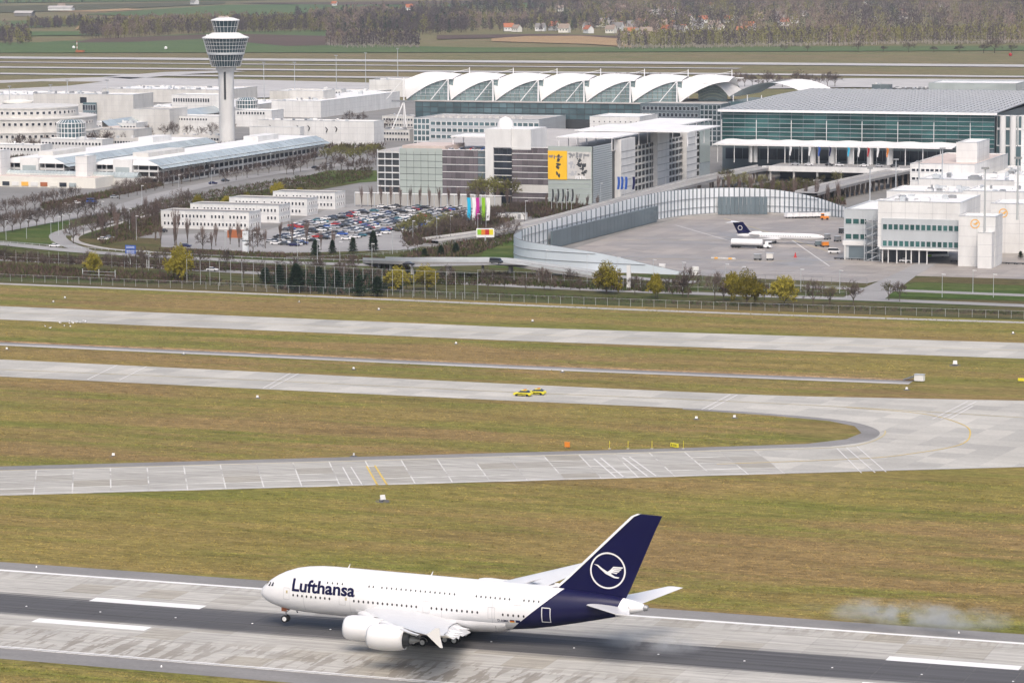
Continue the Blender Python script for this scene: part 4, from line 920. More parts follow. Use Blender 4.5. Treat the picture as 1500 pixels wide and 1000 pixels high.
b5=pb('terminal_wing','pale wing with grey roof low beneath the white box building',120,196,212,25,hpx(160,212,190),'offwhite_wall','grey_roof')
b5b=pb('terminal_hall','very long white roofed hall reaching toward the far aprons',196,330,176,130,hpx(250,176,158),'offwhite_wall','white_roof'); clutter(b5b,2,55,5,120,hpx(250,176,158)-.6,26,5)
for lb,p0,p1,pb_,yt,dp in (('white terrace wing with a long window strip above the garages',60,150,226,204,14),('low white wing with window strip at the left edge',-30,60,232,212,14),('white upper storey with window strip behind the glass stairwell',130,200,203,180,16),('flat white wing crossing behind the tower shaft',300,400,160,147,20),('small white stair house among far pier roofs',470,500,150,131,10),('white roofed link between tower and annex',395,440,196,181,12)):
    rr=pb('terminal_wing',lb,p0,p1,pb_,dp,hpx((p0+p1)/2,pb_,yt)); hh_=hpx((p0+p1)/2,pb_,yt); q=g((p0+p1)/2,pb_); Lw_=ax(p1,q.y)-ax(p0,q.y); wins(rr,'F',.5,Lw_-.5,max(3,int(Lw_/2.2)),hh_-2.6,1.5,1.7); clutter(rr,1,Lw_-1,1,dp-1,hh_-.5,5,p0)
clutter(b1,5,50,3,26,hpx(120,188,137)-1.1,18,77)
# glass corner drums
for p,pyb,rr_,yt,lb in ((105,222,8.5,180,'rounded glass corner stairwell with white grid left of the garages'),(362,182,7.5,147,'rounded glass corner stairwell with white grid right of the control tower')):
    q=g(p,pyb); z=hpx(p,pyb,yt); r=empty('glass_stairwell',(q.x,q.y,0),0,lb,'stairwell')
    MB().lathe([(rr_-.2,0),(rr_-.2,z),(rr_*.72,z+1.6),(.1,z+1.8)],24).build('glazing',M['blue_glass'],r)
    for i in range(24): t=i*math.pi/12; MB().tube((rr_*math.cos(t),rr_*math.sin(t),0),(rr_*math.cos(t),rr_*math.sin(t),z),.2,n=4).tube((rr_*math.cos(t),rr_*math.sin(t),z),(rr_*.73*math.cos(t),rr_*.73*math.sin(t),z+1.7),.16,n=4).build('mullion',M['white_metal'],r)
    for j in range(6): MB().lathe([(rr_,-.2),(rr_+.25,-.2),(rr_+.25,.2),(rr_,.2)],24,(0,0,z*(j+1)/6),cap=False).build('ring',M['white_metal'],r)
# right of tower
b6=pb('terminal_annex','long white annex with dark figure marks on its wall, right of the control tower',378,548,214,16,hpx(460,214,177))
me=MB().tube((0,0,0),(.9,0,1.9),.3,n=5).tube((.9,0,1.9),(-.4,0,3.1),.24,n=5).mesh('figure_mark',M['black'])
for p,py in ((396,187),(436,187),(452,187),(478,189),(492,188)): link('figure_mark',me,b6,(ax(p,b6.location[1],8)-b6.location[0],-.3,hpx(460,214,py)-2))
b6b=pb('terminal_annex','lower white plinth building before the marked annex',366,440,218,6,hpx(400,218,186))
b7=pb('terminal_box','tall plain white box building right of the control tower',425,474,168,22,hpx(450,168,133),'offwhite_wall')
b8=pb('terminal_wing','white wing with a square window row right of the control tower',345,398,186,20,hpx(370,186,162)); wins(b8,'F',1,22,10,hpx(370,186,166),1.5,2.)
b9=pb('terminal_hall','long low white hall roof running back right of the control tower',398,470,172,150,hpx(430,172,148),'white_wall','white_roof'); clutter(b9,2,28,5,140,hpx(430,172,148)-.6,16,6)
b10=pb('terminal_box','far white box building left of the tent roofs',541,598,142,26,hpx(560,142,117)); clutter(b10,1,18,2,22,hpx(560,142,117)-.5,5,9)
b11=pb('pier_building','far low pier with jumbled pale roofs behind the control tower',150,330,150,60,hpx(240,150,131),'offwhite_wall','white_roof'); clutter(b11,5,90,3,55,hpx(240,150,131)-.6,34,11)
b12=pb('pier_building','far low white pier roofs between the tower and the tent roofs',395,545,147,40,hpx(470,147,134),'offwhite_wall','white_roof'); clutter(b12,5,75,3,36,hpx(470,147,134)-.6,24,12)
# sloping glass roof ribbon
q0,q1=g(150,205),g(330,178)
gr=empty('sloping_glass_roof',(q0.x,q0.y,0),0,'long pale glass roof strip sloping down to the dark station entrance','roof')
d=Vector((q1.x-q0.x,q1.y-q0.y,0))
for i in range(24):
    a=d*(i/24);b=d*((i+.96)/24); n=Vector((8,-4,0)); MB().add([a+Vector((0,0,12)),b+Vector((0,0,12)),b+n+Vector((0,0,8)),a+n+Vector((0,0,8)),a+Vector((0,0,11.7)),b+Vector((0,0,11.7)),b+n+Vector((0,0,7.7)),a+n+Vector((0,0,7.7))],[(0,3,2,1),(4,5,6,7),(0,1,5,4),(3,7,6,2)]).build('glass_panel',M['pale_glass'],gr)
MB().prism([(0,0),(d.x,d.y),(d.x-1,d.y+3),(-1,3)],0,11.6).build('wall',M['offwhite_wall'],gr)
for i in range(13): p=d*(i/12)+Vector((7,-3.5,0)); MB().tube((p.x,p.y,0),(p.x,p.y,8),.25).build('post',M['white_metal'],gr)
cp=empty('folded_canopy',g(160,207),0,'folded pinkish canopy roof over the station entrance','canopy'); MB().add([(-9,0,7),(0,-3,9.5),(9,0,7.2),(0,14,9)],[(0,1,3),(1,2,3)]).build('roof',M['pink_roof'],cp)
for x_ in (-7,7): MB().tube((x_,1,0),(x_,1,7.1),.25).build('post',M['white_metal'],cp)
# --- forum with tent roofs
my=1800.; ma=[ax(p,my,22) for p in (593,658.5,725,790,857,924,992.5)]
zl,zh,zm=hz(ma[3],my,148),hz(ma[3],my,117),hz(ma[3],my+34,100)
Wb=(ma[-1]-ma[0])/6
F=empty('tent_roof_forum',(ma[0],my,0),0,'row of white tent roofs with glass arches between tall masts','tent roof')
fx=ma[0]
for i in range(7):
    a=Wb*i; hi=zh if i<6 else zh
    def fr(u): return Vector((a+1.2+(Wb*1.05)*u,0,zl+(zh-zl)*math.sin(u*math.pi/2)**.92))
    def bk(u): return Vector((a-.8+(Wb*1.0)*u,3+22*u,zl+3+(zh-zl-1)*min(1,.62+1.1*u)**.6+1.6*math.sin(math.pi*u)))
    def lf(u,v):
        p=fr(u).lerp(bk(u),v); p.z+=1.1*math.sin(math.pi*v)*(1-u); p.y-=1.5*math.sin(math.pi*v); return p
    t=MB().grid(lf,18,8).build('tent_membrane',M['white_roof'],F,True)
    MB().grid(lambda u,v:bk(u).lerp(Vector((a+Wb*u,40,zl+4)),v),10,3).build('back_membrane',M['white_roof'],t,True)
    for u0 in range(12): 
        p,q=fr(u0/12),fr((u0+1)/12); MB().tube(p,q,.3,n=5,cap=False).build('edge_cable',M['white_metal'],t)
    if i<6:
        cols=10
        for c_ in range(cols):
            u0,u1=c_/cols,(c_+1)/cols; p,q=fr(u0),fr(u1-.008); MB().add([(p.x,1,zl-.6),(q.x,1,zl-.6),(q.x,1,q.z-.3),(p.x,1,p.z-.3)],[(0,1,2,3)]).build('arch_glass',M['tent_glass'],t)
        for j in range(1,6):
            zz_=zl+(zh-zl)*j/6; u=math.asin(min(1,(j/6)**(1/.92)))*2/math.pi; MB().box(fr(u).x,a+Wb*1.05,.7,.95,zz_-.12,zz_+.12).build('arch_transom',M['pale_metal'],t)
    # masts: front with struts, back with cable
    mm=MB().tube((a,-1.5,zl-26 if i in (0,6) else zl-2),(a,-1.5,zh+.6),.55,.4,8).build('mast',M['white_metal'],F,True)
    MB().tube((a,-1.5,zh),(a-Wb*.36,-4,zl),.28,n=5).build('stay',M['white_metal'],mm)
    if i in (0,6):
        MB().tube((a,-1.5,zl-1),(a-9,-6,0),.45,n=6).build('stay',M['white_metal'],mm); MB().tube((a,-1.5,zl-1),(a+4,-6,0),.4,n=6).build('stay',M['white_metal'],mm)
    xb=ax(688+64*i,my+34,30)-fx
    bm_=MB().tube((xb,34,zl-5),(xb,34,zm),.85,.25,8).build('rear_mast',M['white_metal'],F,True); MB().tube((xb,34,zm-1),(xb-Wb*.95,34,zh-1),.16,n=4).build('cable',M['white_metal'],bm_)
MB().box(0,Wb*7.05,36,37,zh+.4,zh+1.).build('ridge_beam',M['white_metal'],F)
a=Wb*6
MB().grid(lambda u,v:(a+Wb*(.52+.55*u),2+30*v,zh-1.-(zh-zl)*.8*max(0,u-.25)**2*1.4*(1-.3*v)),10,6).build('end_membrane',M['offwhite_wall'],F,True)
for j in range(6): MB().grid(lambda u,v:(a+Wb*(.3+.62*u),14,zl-3+j*1.7+v*1.55+(3.*math.sin(math.pi*u))),8,1).build('end_glazing',M['tent_glass'],F)
MB().box(-8,Wb*6.05,-2.6,-1.8,zl-1.6,zl-.5).build('gutter_beam',M['grey_metal'],F)
# glass office wings under the tents
mo=empty('forum_glass_building',(ax(607,1790),1790,0),0,'blue-green glass office building with white floor bands beneath the tents','building')
Lm=ax(995,1790,15)-mo.location[0]; ztop=hz(ma[3],1790,151)
MB().box(0,Lm,2,60,0,ztop).build('core',M['dark_metal'],mo)
MB().box(-.5,Lm+.5,1.4,62,ztop,ztop+.5).build('roof',M['grey_roof'],mo)
for j in range(3): wins(mo,'F',0,Lm,34,ztop-1.8-3.3*j,Lm/34*.96,3.0,'blue_glass','pale_metal',2,'panel','pane')
lw=bld('forum_glass_wing','lower glass wing with white bands and roof terrace before the tent forum','building',ax(606,1740),ax(790,1740),1740,1789,hz(ax(700,1740),1740,174),'pale_metal','grey_roof')
hh=hz(ax(700,1740),1740,174); Lw2=ax(790,1740)-ax(606,1740)
for j in range(4): wins(lw,'F',11,Lw2,20,hh-3.2-4.0*j,(Lw2-11)/20*.95,2.3,'blue_glass','white_metal',0)
for j in range(5): wins(lw,'F',0,10.5,4,hh-2.-3.5*j,2.5,3.1,'blue_glass','white_metal',0)
for i in range(12): MB().box(12+i*5.,12+i*5.+2,4,6,hh,hh+1.).build('terrace_box',M['offwhite_wall'],lw)
wb=bld('forum_white_box','white box with small square windows before the tent forum','building',ax(864,1700),ax(937,1700),1700,1735,hz(ax(900,1700),1700,171)); 
for j in range(3): wins(wb,'F',1,30,9,hz(ax(900,1700),1700,171)-3-3*j,.8,.9,'dark_glass','white_metal',0)
fo=bld('forum_office_block','dark blue glass office block with grey window bands right of the tents','building',ax(938,1770),ax(1056,1770),1770,1830,hz(ax(1000,1770),1770,152),'slate_panel','grey_roof')
Hf=hz(ax(1000,1770),1770,152); Lf=ax(1056,1770)-ax(938,1770)
for j in range(7): wins(fo,'F',1,Lf-14,14,Hf-3-3.9*j,2.,2.4,'dark_glass','pale_metal',0)
for j in range(9): wins(fo,'F',Lf-13,Lf,5,Hf-2-3.1*j,2.4,2.9,'tower_glass','pale_metal',-.1)
# side roof: curved white metal vault behind the green hall
cv=empty('curved_hall_roof',(ax(1066,1790,20),1790,0),0,'curved white ribbed roof rising behind the green glass hall','roof')
CLn=ax(1205,1790,20)-ax(1066,1790,20); zb_=hz(ax(1150,1790),1790,150)
for i in range(9): MB().grid(lambda u,v:(CLn*(u*.92)/1.+i*.0+CLn*.08*v,3+6*i+5.4*v,zb_+12.5*math.sin(math.pi*(.1+.85*u))-1),14,1).build('roof_panel',M['white_roof'],cv,True)
MB().box(0,CLn*.9,1,54,0,zb_).build('wall',M['blue_glass'],cv)
for i in range(6): MB().tube((CLn*.15*i+3,1.5,0),(CLn*.15*i+3,1.5,zb_+4),.3).build('post',M['white_metal'],cv)
fb=pb('hangar','far low green glass pier building with white roof behind the green hall',1360,1488,142,50,hpx(1420,142,122),'pale_glass','white_roof'); fb2=pb('far_pier','small dark teal box building behind the green hall',1277,1303,140,10,hpx(1290,140,124),'slate_panel','grey_roof'); clutter(fb2,0,8,0,8,hpx(1290,140,124),2,3)
fb3=pb('far_pier','far dark pier with jumbled pale gate gear',1303,1365,140,20,hpx(1330,140,130),'dark_metal','grey_roof'); clutter(fb3,2,36,1,18,hpx(1330,140,130)-.6,22,33)
# --- white pier building at the right
def rb(label,x0,x1,y0,y1,z1,wall='white_wall',roof='white_roof',z0=0.,nm='pier_block'): return bld(nm,label,'building',x0,x1,y0,y1,z1,wall,roof,z0)
zl_=hz(-268,1138,307)
R1=rb('grey glass pier corner block with two window rows beside the apron',-277.5,-262.8,1138,1180,zl_,'pale_metal')
for zc in (zl_-4.6,zl_-10.4): wins(R1,'F',.4,9.,3,zc,2.6,2.2,'green_glass','pale_metal',0)
MB().box(2,13,-.12,0,.8,5.2).build('glazing',M['slate_panel'],R1); MB().box(-.3,14.2,-.6,-.02,5.6,7.2).build('canopy_edge',M['white_wall'],R1)
for x_ in (.6,): MB().tube((x_,-.5,0),(x_,-.5,5.6),.3).build('column',M['white_wall'],R1)
stt=empty('stair_scaffold',(-268.5,1134.,0),0,'open steel stair tower standing against the pier front','stair tower')
for x_ in (0,3,6): 
    for y_ in (0,3): MB().box(x_-.12,x_+.12,y_-.12,y_+.12,0,zl_-2).build('post',M['pale_metal'],stt)
for j in range(6): MB().box(0,6,0,3,3*j+.1,3*j+.3).build('landing',M['grey_metal'],stt); MB().add([(0,.2,3*j),(6,.2,3*j+2.8),(6,1.2,3*j+2.8),(0,1.2,3*j),(0,.2,3*j-.3),(6,.2,3*j+2.5),(6,1.2,3*j+2.5),(0,1.2,3*j-.3)],[(0,1,2,3),(7,6,5,4),(0,4,5,1),(2,6,7,3)]).build('stair_flight',M['pale_metal'],stt)
zu=hz(-245,1130,296)
R2=rb('wide pier front with two bands of green windows over an open drive-through',-262.5,-231.2,1130,1168,zu,'white_wall','white_roof',6.)
L2=31.3
MB().box(1.5,L2,-.35,0,6.2,zu-6.4).build('facade_panel',M['pale_metal'],R2)
for zc in (zu-9.6,zu-15.8): wins(R2,'F',1.8,L2-.3,14,zc,1.75,2.3,'green_glass','pale_metal',-.35)
MB().box(1.,L2,-1.2,-.02,5.2,6.).build('canopy_edge',M['white_wall'],R2)
for x_ in (2,4.2,7.5,11,13,16,19.): MB().tube((x_,-.4,0),(x_,-.4,5.4),.25).build('column',M['white_wall'],R2)
MB().box(3,18,4,5,0,6).build('glazing',M['dark_glass'],R2)
def crane_sign(root,x,z,r,yoff):
    s_=MB()
    for q in range(32):
        t0,t1=q*math.pi/16,(q+1)*math.pi/16; s_.add([(x+rr*math.cos(t),yoff,z+rr*math.sin(t)) for rr,t in ((r,t0),(r,t1),(r*.8,t1),(r*.8,t0))],[(0,3,2,1)])
    sg=s_.build('round_sign',M['logo_orange'],root)
    MB().add([(x+r*px_,yoff-.01,z+r*pz) for px_,pz in ((-.7,.25),(-.2,.05),(.1,.15),(.3,.4),(.75,.35),(.45,-.05),(.1,-.25),(-.25,-.1))],[tuple(range(8))]).build('crane_emblem',M['logo_orange'],sg)
zf=hz(-224,1126,317)
R3=rb('tall blank white stair fin with an orange round emblem at the pier front',-231,-217.2,1126,1140,zf)
crane_sign(R3,6.2,hz(-224,1126,328),1.75,-.06)
R3b=rb('narrow white shaft box standing before the white stair fin',-222.6,-217.4,1120.5,1125.8,hz(-220,1121,341))
R4=rb('second blank white stair fin with an orange round emblem set farther back',-229.5,-207,1180,1200,hz(-215,1180,299))
crane_sign(R4,ax(1470,1180,22)+229.5,hz(-215,1180,313),1.75,-.06)
R5=rb('long white plant-room block stepped above the pier roof',-251,-216.5,1232,1262,hz(-230,1232,281)); R6=rb('white plant-room block behind, stepped higher on the pier',-243,-190,1300,1330,hz(-220,1300,257)); R7=rb('white plant-room block farthest up the pier roof',-232,-170,1370,1400,hz(-200,1370,233))
R8=rb('long white flat pier roof crowded with vents and ducts',-291,-180,1268.5,1299.5,hz(-270,1200,300)); clutter(R8,3,60,2,28,hz(-270,1200,300)-.5,26,21)
R8c=rb('long white flat pier roof strip with vents, farther back',-291,-180,1330.5,1369.5,hz(-270,1200,300)+.6); clutter(R8c,3,60,2,36,hz(-270,1200,300)+.2,26,24)
R8b=rb('white pier roof strip joining the corner block',-285,-252,1181,1231,hz(-270,1200,300)-.3); clutter(R8b,2,30,3,46,hz(-270,1200,300)-.8,16,22)
R9=rb('long white pier roof running back beside the straight ramp',-308,-234,1401,1510,hz(-280,1420,262)); clutter(R9,3,60,3,100,hz(-280,1420,262)-.5,46,23)
R10=rb('white gate building with dark window bands before the green hall',ax(1334,1420),ax(1385,1420)+14,1418,1500,hz(-300,1420,240)+0,'white_wall','pink_roof')
z10=hz(-300,1420,240)
for zc in (z10-3,z10-7): wins(R10,'F',.6,16,7,zc,1.9,1.3)
R11=rb('white rooftop block with blue windows at the far pier end',-268,-190,1450,1500,hz(-230,1450,192)); wins(R11,'F',12,40,6,hz(-230,1450,203),2.4,4.,'blue_glass','white_metal',0)
R12=rb('boxy white rooftop room between the pier roofs',-297,-287,1440,1470,hz(-290,1440,209))
R13=rb('white gate wall with glazed strip at the right end of the pier',-206,-150,1178,1200,hz(-200,1178,322)-0.); wins(R13,'F',1,30,10,9,2.6,3.,'green_glass','pale_metal',0)
R14=rb('stack of white boxes on the highest pier roof',-216,-150,1262.5,1268,hz(-200,1262,300))

# more stepped wings, link roofs and roof plant around the first terminal
for lb,p0,p1,pb_,yt,dp,wl_,rf_ in (('narrow grey-roofed wing with small windows behind the nearer garage',150,250,216,203,8,'offwhite_wall','grey_roof'),('low tan-roofed link wing left of the control tower',250,322,210,198,10,'offwhite_wall','pink_roof'),('flat terrace roof with glazed edge before the blank hall',96,180,196,178,10,'pale_metal','grey_roof'),
  ('slim window-banded bridge wing behind the tower',322,400,172,160,8,'white_wall','grey_roof'),('far grey gate wing with window band',200,300,150,138,14,'offwhite_wall','grey_roof'),('far gate wing with pale roof at the left edge',-40,70,152,139,16,'offwhite_wall','white_roof'),('grey-roofed low wing right of the marked annex',548,600,206,190,12,'offwhite_wall','grey_roof'),('pale low roof before the tent masts',560,606,186,170,14,'offwhite_wall','pink_roof')):
    rr=pb('terminal_wing',lb,p0,p1,pb_,dp,hpx((p0+p1)/2,pb_,yt),wl_,rf_); hh_=hpx((p0+p1)/2,pb_,yt); q=g((p0+p1)/2,pb_); Lw_=ax(p1,q.y)-ax(p0,q.y)
    for zz_ in (hh_-2.4,hh_-6.): wins(rr,'F',.5,Lw_-.5,max(3,int(Lw_/1.9)),zz_,1.4,1.5,'dark_glass','pale_metal')
    clutter(rr,1,Lw_-1,1,dp-1,hh_-.5,7,p0+50)
clutter(b2,5,60,5,50,hpx(20,168,139)-.6,20,41); clutter(b5b,2,55,5,120,hpx(250,176,158)-.6,26,42); clutter(b6,2,60,2,14,hpx(460,214,177)-.6,14,43)
clutter(R2,2,28,3,34,zu-.6,12,44); clutter(R5,2,30,3,26,hz(-230,1232,281)-.6,9,45); clutter(R6,2,40,3,26,hz(-220,1300,257)-.6,9,46)
# ------------------------------------------------------------------ vegetation
def bare_tree(seed,h,spread=.5,lean=1.,tw=900,cm='twig',leaf=0,lm='willow_leaf',lsz=.32,low=.28,columnar=False):
    rd=random.Random(seed); tr=MB(); cr_=MB(); ends=[]
    def br(p,d,L,r,dep):
        q=p+d*L; (tr if dep<2 else cr_).tube(p,q,r,r*.62,4 if dep<2 else 3,cap=False)
        if dep>=2: ends.append((p,q,d))
        if dep==4 or L<.25: return
        for i in range(4 if dep<2 else 3):
            a=rd.uniform(0,6.283); sp=spread*rd.uniform(.6,1.25)*(.35 if columnar else 1); o=d.orthogonal().normalized(); o.rotate(Matrix.Rotation(a,3,d))
            nd=(d*math.cos(sp)+o*math.sin(sp)+Vector((0,0,.04 if not columnar else .6))).normalized(); br(p.lerp(q,rd.uniform(.55,1.)),nd,L*rd.uniform(.62,.84),r*.56,dep+1)
    tr.tube((0,0,-.2),(0,0,h*low),h*.022,h*.018,7,cap=False)
    n0=6
    for i in range(n0):
        a=6.283*i/n0+rd.uniform(-.4,.4); sp=(.2 if i==0 else (spread*rd.uniform(.75,1.35)))*(.3 if columnar else 1)
        d=Vector((math.cos(a)*math.sin(sp),math.sin(a)*math.sin(sp),math.cos(sp))); br(Vector((0,0,h*low*rd.uniform(.7,1))),d,h*(.34 if not columnar else .4)*rd.uniform(.75,1.05),h*.011,1)
    for i in range(tw):
        p,q,d=rd.choice(ends); b=p.lerp(q,rd.random()); v=(d+Vector((rd.gauss(0,.5),rd.gauss(0,.5),rd.gauss(.2,.4)))).normalized()*h*rd.uniform(.04,.1); s_=v.orthogonal().normalized()*h*.0036
        cr_.add([b-s_,b+s_,b+v],[(0,1,2)])
    lf=MB()
    for i in range(leaf):
        p,q,d=rd.choice(ends); b=p.lerp(q,rd.uniform(.2,1.25))+Vector((rd.gauss(0,.35),rd.gauss(0,.35),rd.gauss(0,.35)))*h*.05
        u=Vector((rd.gauss(0,1),rd.gauss(0,1),rd.gauss(0,1))).normalized(); v=u.orthogonal().normalized(); k=lsz*rd.uniform(.6,1.3); lf.add([b-u*k,b-v*k*.6,b+u*k,b+v*k*.6],[(0,1,2,3)])
    if leaf>3000:
        for i in range(4200):
            while True:
                u=Vector((rd.uniform(-1,1),rd.uniform(-1,1),rd.uniform(-1,1)))
                if u.length<1 and (u.length>.45): break
            lob=1+.16*math.sin(3*math.atan2(u.y,u.x)+seed)+.12*math.sin(5*u.z+seed); b=Vector((u.x*h*.36*lob,u.y*h*.36*lob,h*.56+u.z*h*.38*lob))
            if rd.random()<.35*(1+math.sin(b.x*2.1+seed)*math.sin(b.y*2.3)*math.sin(b.z*1.9)): continue
            w0=Vector((rd.gauss(0,1),rd.gauss(0,1),rd.gauss(0,1))).normalized(); v=w0.orthogonal().normalized(); k=lsz*rd.uniform(.5,1.2); lf.add([b-w0*k,b-v*k*.6,b+w0*k,b+v*k*.6],[(0,1,2,3)])
    top=sorted(v[2] for v in cr_.v)[int(len(cr_.v)*.985)]; k=9/top
    rr=sorted(math.hypot(v[0],v[1]) for v in cr_.v)[int(len(cr_.v)*.95)]; kw=min(k,(1.5 if columnar else 4.4)/rr)
    for q in (tr,cr_,lf): q.v=[(v[0]*kw,v[1]*kw,v[2]*k) for v in q.v]
    return tr.mesh('trunk',M['bark']),cr_.mesh('crown',M[cm]),(lf.mesh('foliage',M[lm]) if leaf else None)
def pine(seed,h):
    rd=random.Random(seed); tr=MB().tube((0,0,-.2),(0,0,h),h*.018,.03,6,cap=False); lf=MB()
    for i in range(1500):
        t=rd.random()**.8; z=h*(.14+.86*t); R=h*.25*(1-t)**.5*(.62+.42*math.sin(z*2.3+seed)*math.cos(3*(i%7)+seed))+.2; a=rd.uniform(0,6.283); r=R*rd.uniform(.35,1.)**.6
        p=Vector((r*math.cos(a),r*math.sin(a),z-r*.28+rd.gauss(0,.12))); u=Vector((math.cos(a),math.sin(a),-.25+rd.gauss(0,.3))).normalized()*rd.uniform(.35,.75); v=Vector((-math.sin(a),math.cos(a),rd.gauss(0,.4)))*.2
        lf.add([p-u*.5-v,p-u*.5+v,p+u*.7],[(0,1,2)])
    return tr.mesh('trunk',M['bark']),lf.mesh('crown',M['pine_needle']),None
PROTO={'bare':[bare_tree(s,9,.66,1,2600) for s in (1,2,3,4)],'pop':[bare_tree(s,9,.5,1,260,'twig_red',columnar=True,low=.12) for s in (11,12)],
 'willow':[bare_tree(s,9,.75,1,300,'twig',5200,'willow_leaf',.24,.16) for s in (21,22,23)],'spring':[bare_tree(s,9,.6,1,900,'twig',900,'spring_leaf',.2) for s in (31,32)],'pine':[pine(s,9) for s in (41,42,43,44)]}
LAB={'bare':('bare_tree','bare tree'),'pop':('columnar_tree','tree'),'willow':('willow_tree','tree'),'spring':('budding_tree','tree'),'pine':('pine_tree','tree')}
TS=random.Random(99)
def tree(kind,pos,h,label,group=None,wide=1.):
    v=TS.choice(PROTO[kind]); nm,ct=LAB[kind]; r=empty(nm,pos,TS.uniform(0,6.28),label,ct,group); k=h/9; r.scale=(k*wide,k*wide,k)
    link('trunk',v[0],r); link('crown',v[1],r)
    if v[2]: link('foliage',v[2],r)
    return r
def ptree(kind,px,py,hp,label,group=None,wide=1.):
    p=g(px,py); s_=FPX/CF.dot(p-Vector((0,0,HCAM))); return tree(kind,p,hp/s_*1.03,label,group,wide)
for px,py,hp,w_,lb in ((264,412,41,1.,'bright yellow-green willow standing alone behind the tall fence'),(137,404,30,1.,'thin yellow-green willow among brown shrubs at the fence gate'),(583,427,32,1.2,'yellow willow beside the bridge, left of its twin'),(624,424,31,1.25,'yellow willow at the foot of the bridge ramp'),
  (888,430,36,1.25,'wide yellow-green willow near the tall white pylon'),(960,437,31,.85,'slim yellowish willow between bare roadside trees'),(1072,440,36,.9,'paler willow half hidden behind a bright yellow one'),(1094,448,41,1.15,'brightest yellow round willow by the road below the apron'),(1149,448,38,1.15,'yellow round willow standing alone below the apron edge'),
  (290,302,13,1.2,'yellow willow behind the first office block roof'),(332,303,14,1.2,'yellow willow between the first two office roofs'),(362,302,16,1.2,'yellow willow rising behind the second office roof'),(408,290,20,1.1,'tallest yellow willow behind the office blocks'),(439,291,14,1.1,'small yellow willow beside the last office block')):
    ptree('willow',px,py,hp,lb,None,w_)
GB='bare trees along the road below the apron'
for px,py,hp in ((1008,436,42),(1047,442,42),(1191,448,36),(1250,448,34),(930,432,28),(715,427,32),(655,418,28),(797,425,32),(985,432,26),(836,424,30),(1318,442,28),(1120,440,24),(770,428,26)): ptree('bare',px,py,hp,'bare tree on the verge between the perimeter fence and the apron',GB)
for px,py,hp in ((1216,446,26),(1302,440,26)): ptree('spring',px,py,hp,'small tree with first green leaves on the apron verge','small budding trees')
GA='bare trees lining the avenue'
for i in range(12): ptree('bare',6+12*i,342-2.3*i,30-.4*i,'bare street tree lining the lawn side of the avenue',GA,1.05)
for i in range(11): ptree('bare',175+13*i,292-3.2*i,26-.5*i,'bare street tree along the avenue before the parking garage','bare trees before the garage',1.1)
for i in range(8): ptree('bare',330+16*i,268-3.5*i,19,'bare street tree on the avenue past the garage','bare trees past the garage',1.1)
for i in range(9): ptree('spring',478+10*i,240-2.5*(i%4),22,'twiggy brown-green tree in the grove left of the glass parking block','grove by the parking block',1.2)
for i in range(7): ptree('bare',25+22*i,228-2.0*i,24,'bare tree before the rounded terminal wing','bare trees at the first terminal')
for i in range(6): ptree('bare',352+14*i,222-1.0*i,17,'bare tree at the foot of the control tower','bare trees by the control tower')
for i in range(16): ptree('pop',530+14.2*i,304+.2*i,31,'slim columnar tree before the pale panelled wall','columnar trees at the wall',.8)
for i in range(9): ptree('spring',700+8*i,301-(i%3)*3,38 if i<7 else 28,'loose budding tree before the lilac glass wall','budding trees at the parking block',1.)
for i in range(6): ptree('pop',800+15*i,308+.4*i,24,'small columnar tree under the poster wall','columnar trees at the poster')
for px,py,hp in ((722,352,24),(738,350,25),(753,347,24)): ptree('bare',px,py,hp,'bare tree at the blunt end of the apron wall','bare trees at the wall end')
for i in range(12): ptree('pop',1052+16*i,289+1.3*i,32+6*(i%2),'slender half-bare tree behind the apron wall','slender trees behind the apron wall',.9)
for px,py,hp in ((150,352,40),(172,352,46),(196,352,40),(228,352,58),(258,360,52),(183,330,30),(213,322,34),(310,366,26)): ptree('pop',px,py,hp,'tall slim bare tree around the office yard','slim trees around the office yard',1.1)
for px,py,hp in ((297,366,26),(371,372,34),(366,362,28)): ptree('bare',px,py,hp,'dark bare tree at the office yard entrance','bare trees at the yard entrance')
for px,py,hp in ((462,378,26),(487,374,22),(517,372,24),(547,369,30)): ptree('pine',px,py,hp,'dark green pine at the car-park edge','pines at the car-park edge',1.4)
for px,py,hp in ((388,420,34),(405,423,36),(440,428,40),(462,428,42),(500,432,36),(528,434,38),(552,434,36)): ptree('pine',px+TS.uniform(-6,6),py-TS.uniform(0,6),hp*TS.uniform(.7,1.1),'dark pine in the shade behind the tall fence','pines behind the tall fence',TS.uniform(1.4,2.1))
for px,py,hp in ((622,378,14),(646,376,16),(668,372,16),(1495,378,10)): ptree('pine',px,py,hp,'low dark conifer beside the approach road','low conifers by the approach road',2.)
for i in range(10): ptree('spring',590+8*i,350-(i%5)*4,24,'thicket tree between the car park and the approach road','trees right of the car park',1.1)
for i in range(8): ptree('bare',650+9*i,345-(i%4)*5,24,'thin bare tree around the flag masts','bare trees at the flag masts')
for i in range(14): ptree('bare',1080+11*i,128-(i%3),22-(i%4)*3,'bare tree on the far side of the tent-roofed forum','bare trees behind the forum',1.2)
for i in range(5): ptree('bare',905+15*i,118,11,'small far bare tree above the tent roofs','far trees above the tents',1.4)
for i,(px,h_) in enumerate(((1183,8),(1257,14),(1294,9),(1331,14),(1368,9),(1405,11),(1441,13),(1457,20),(1482,12),(1149,9))): ptree('bare',px,75+ (px-1150)*.008,h_,'small lone tree on the green strip beyond the second runway','lone trees beyond the second runway',1.5)
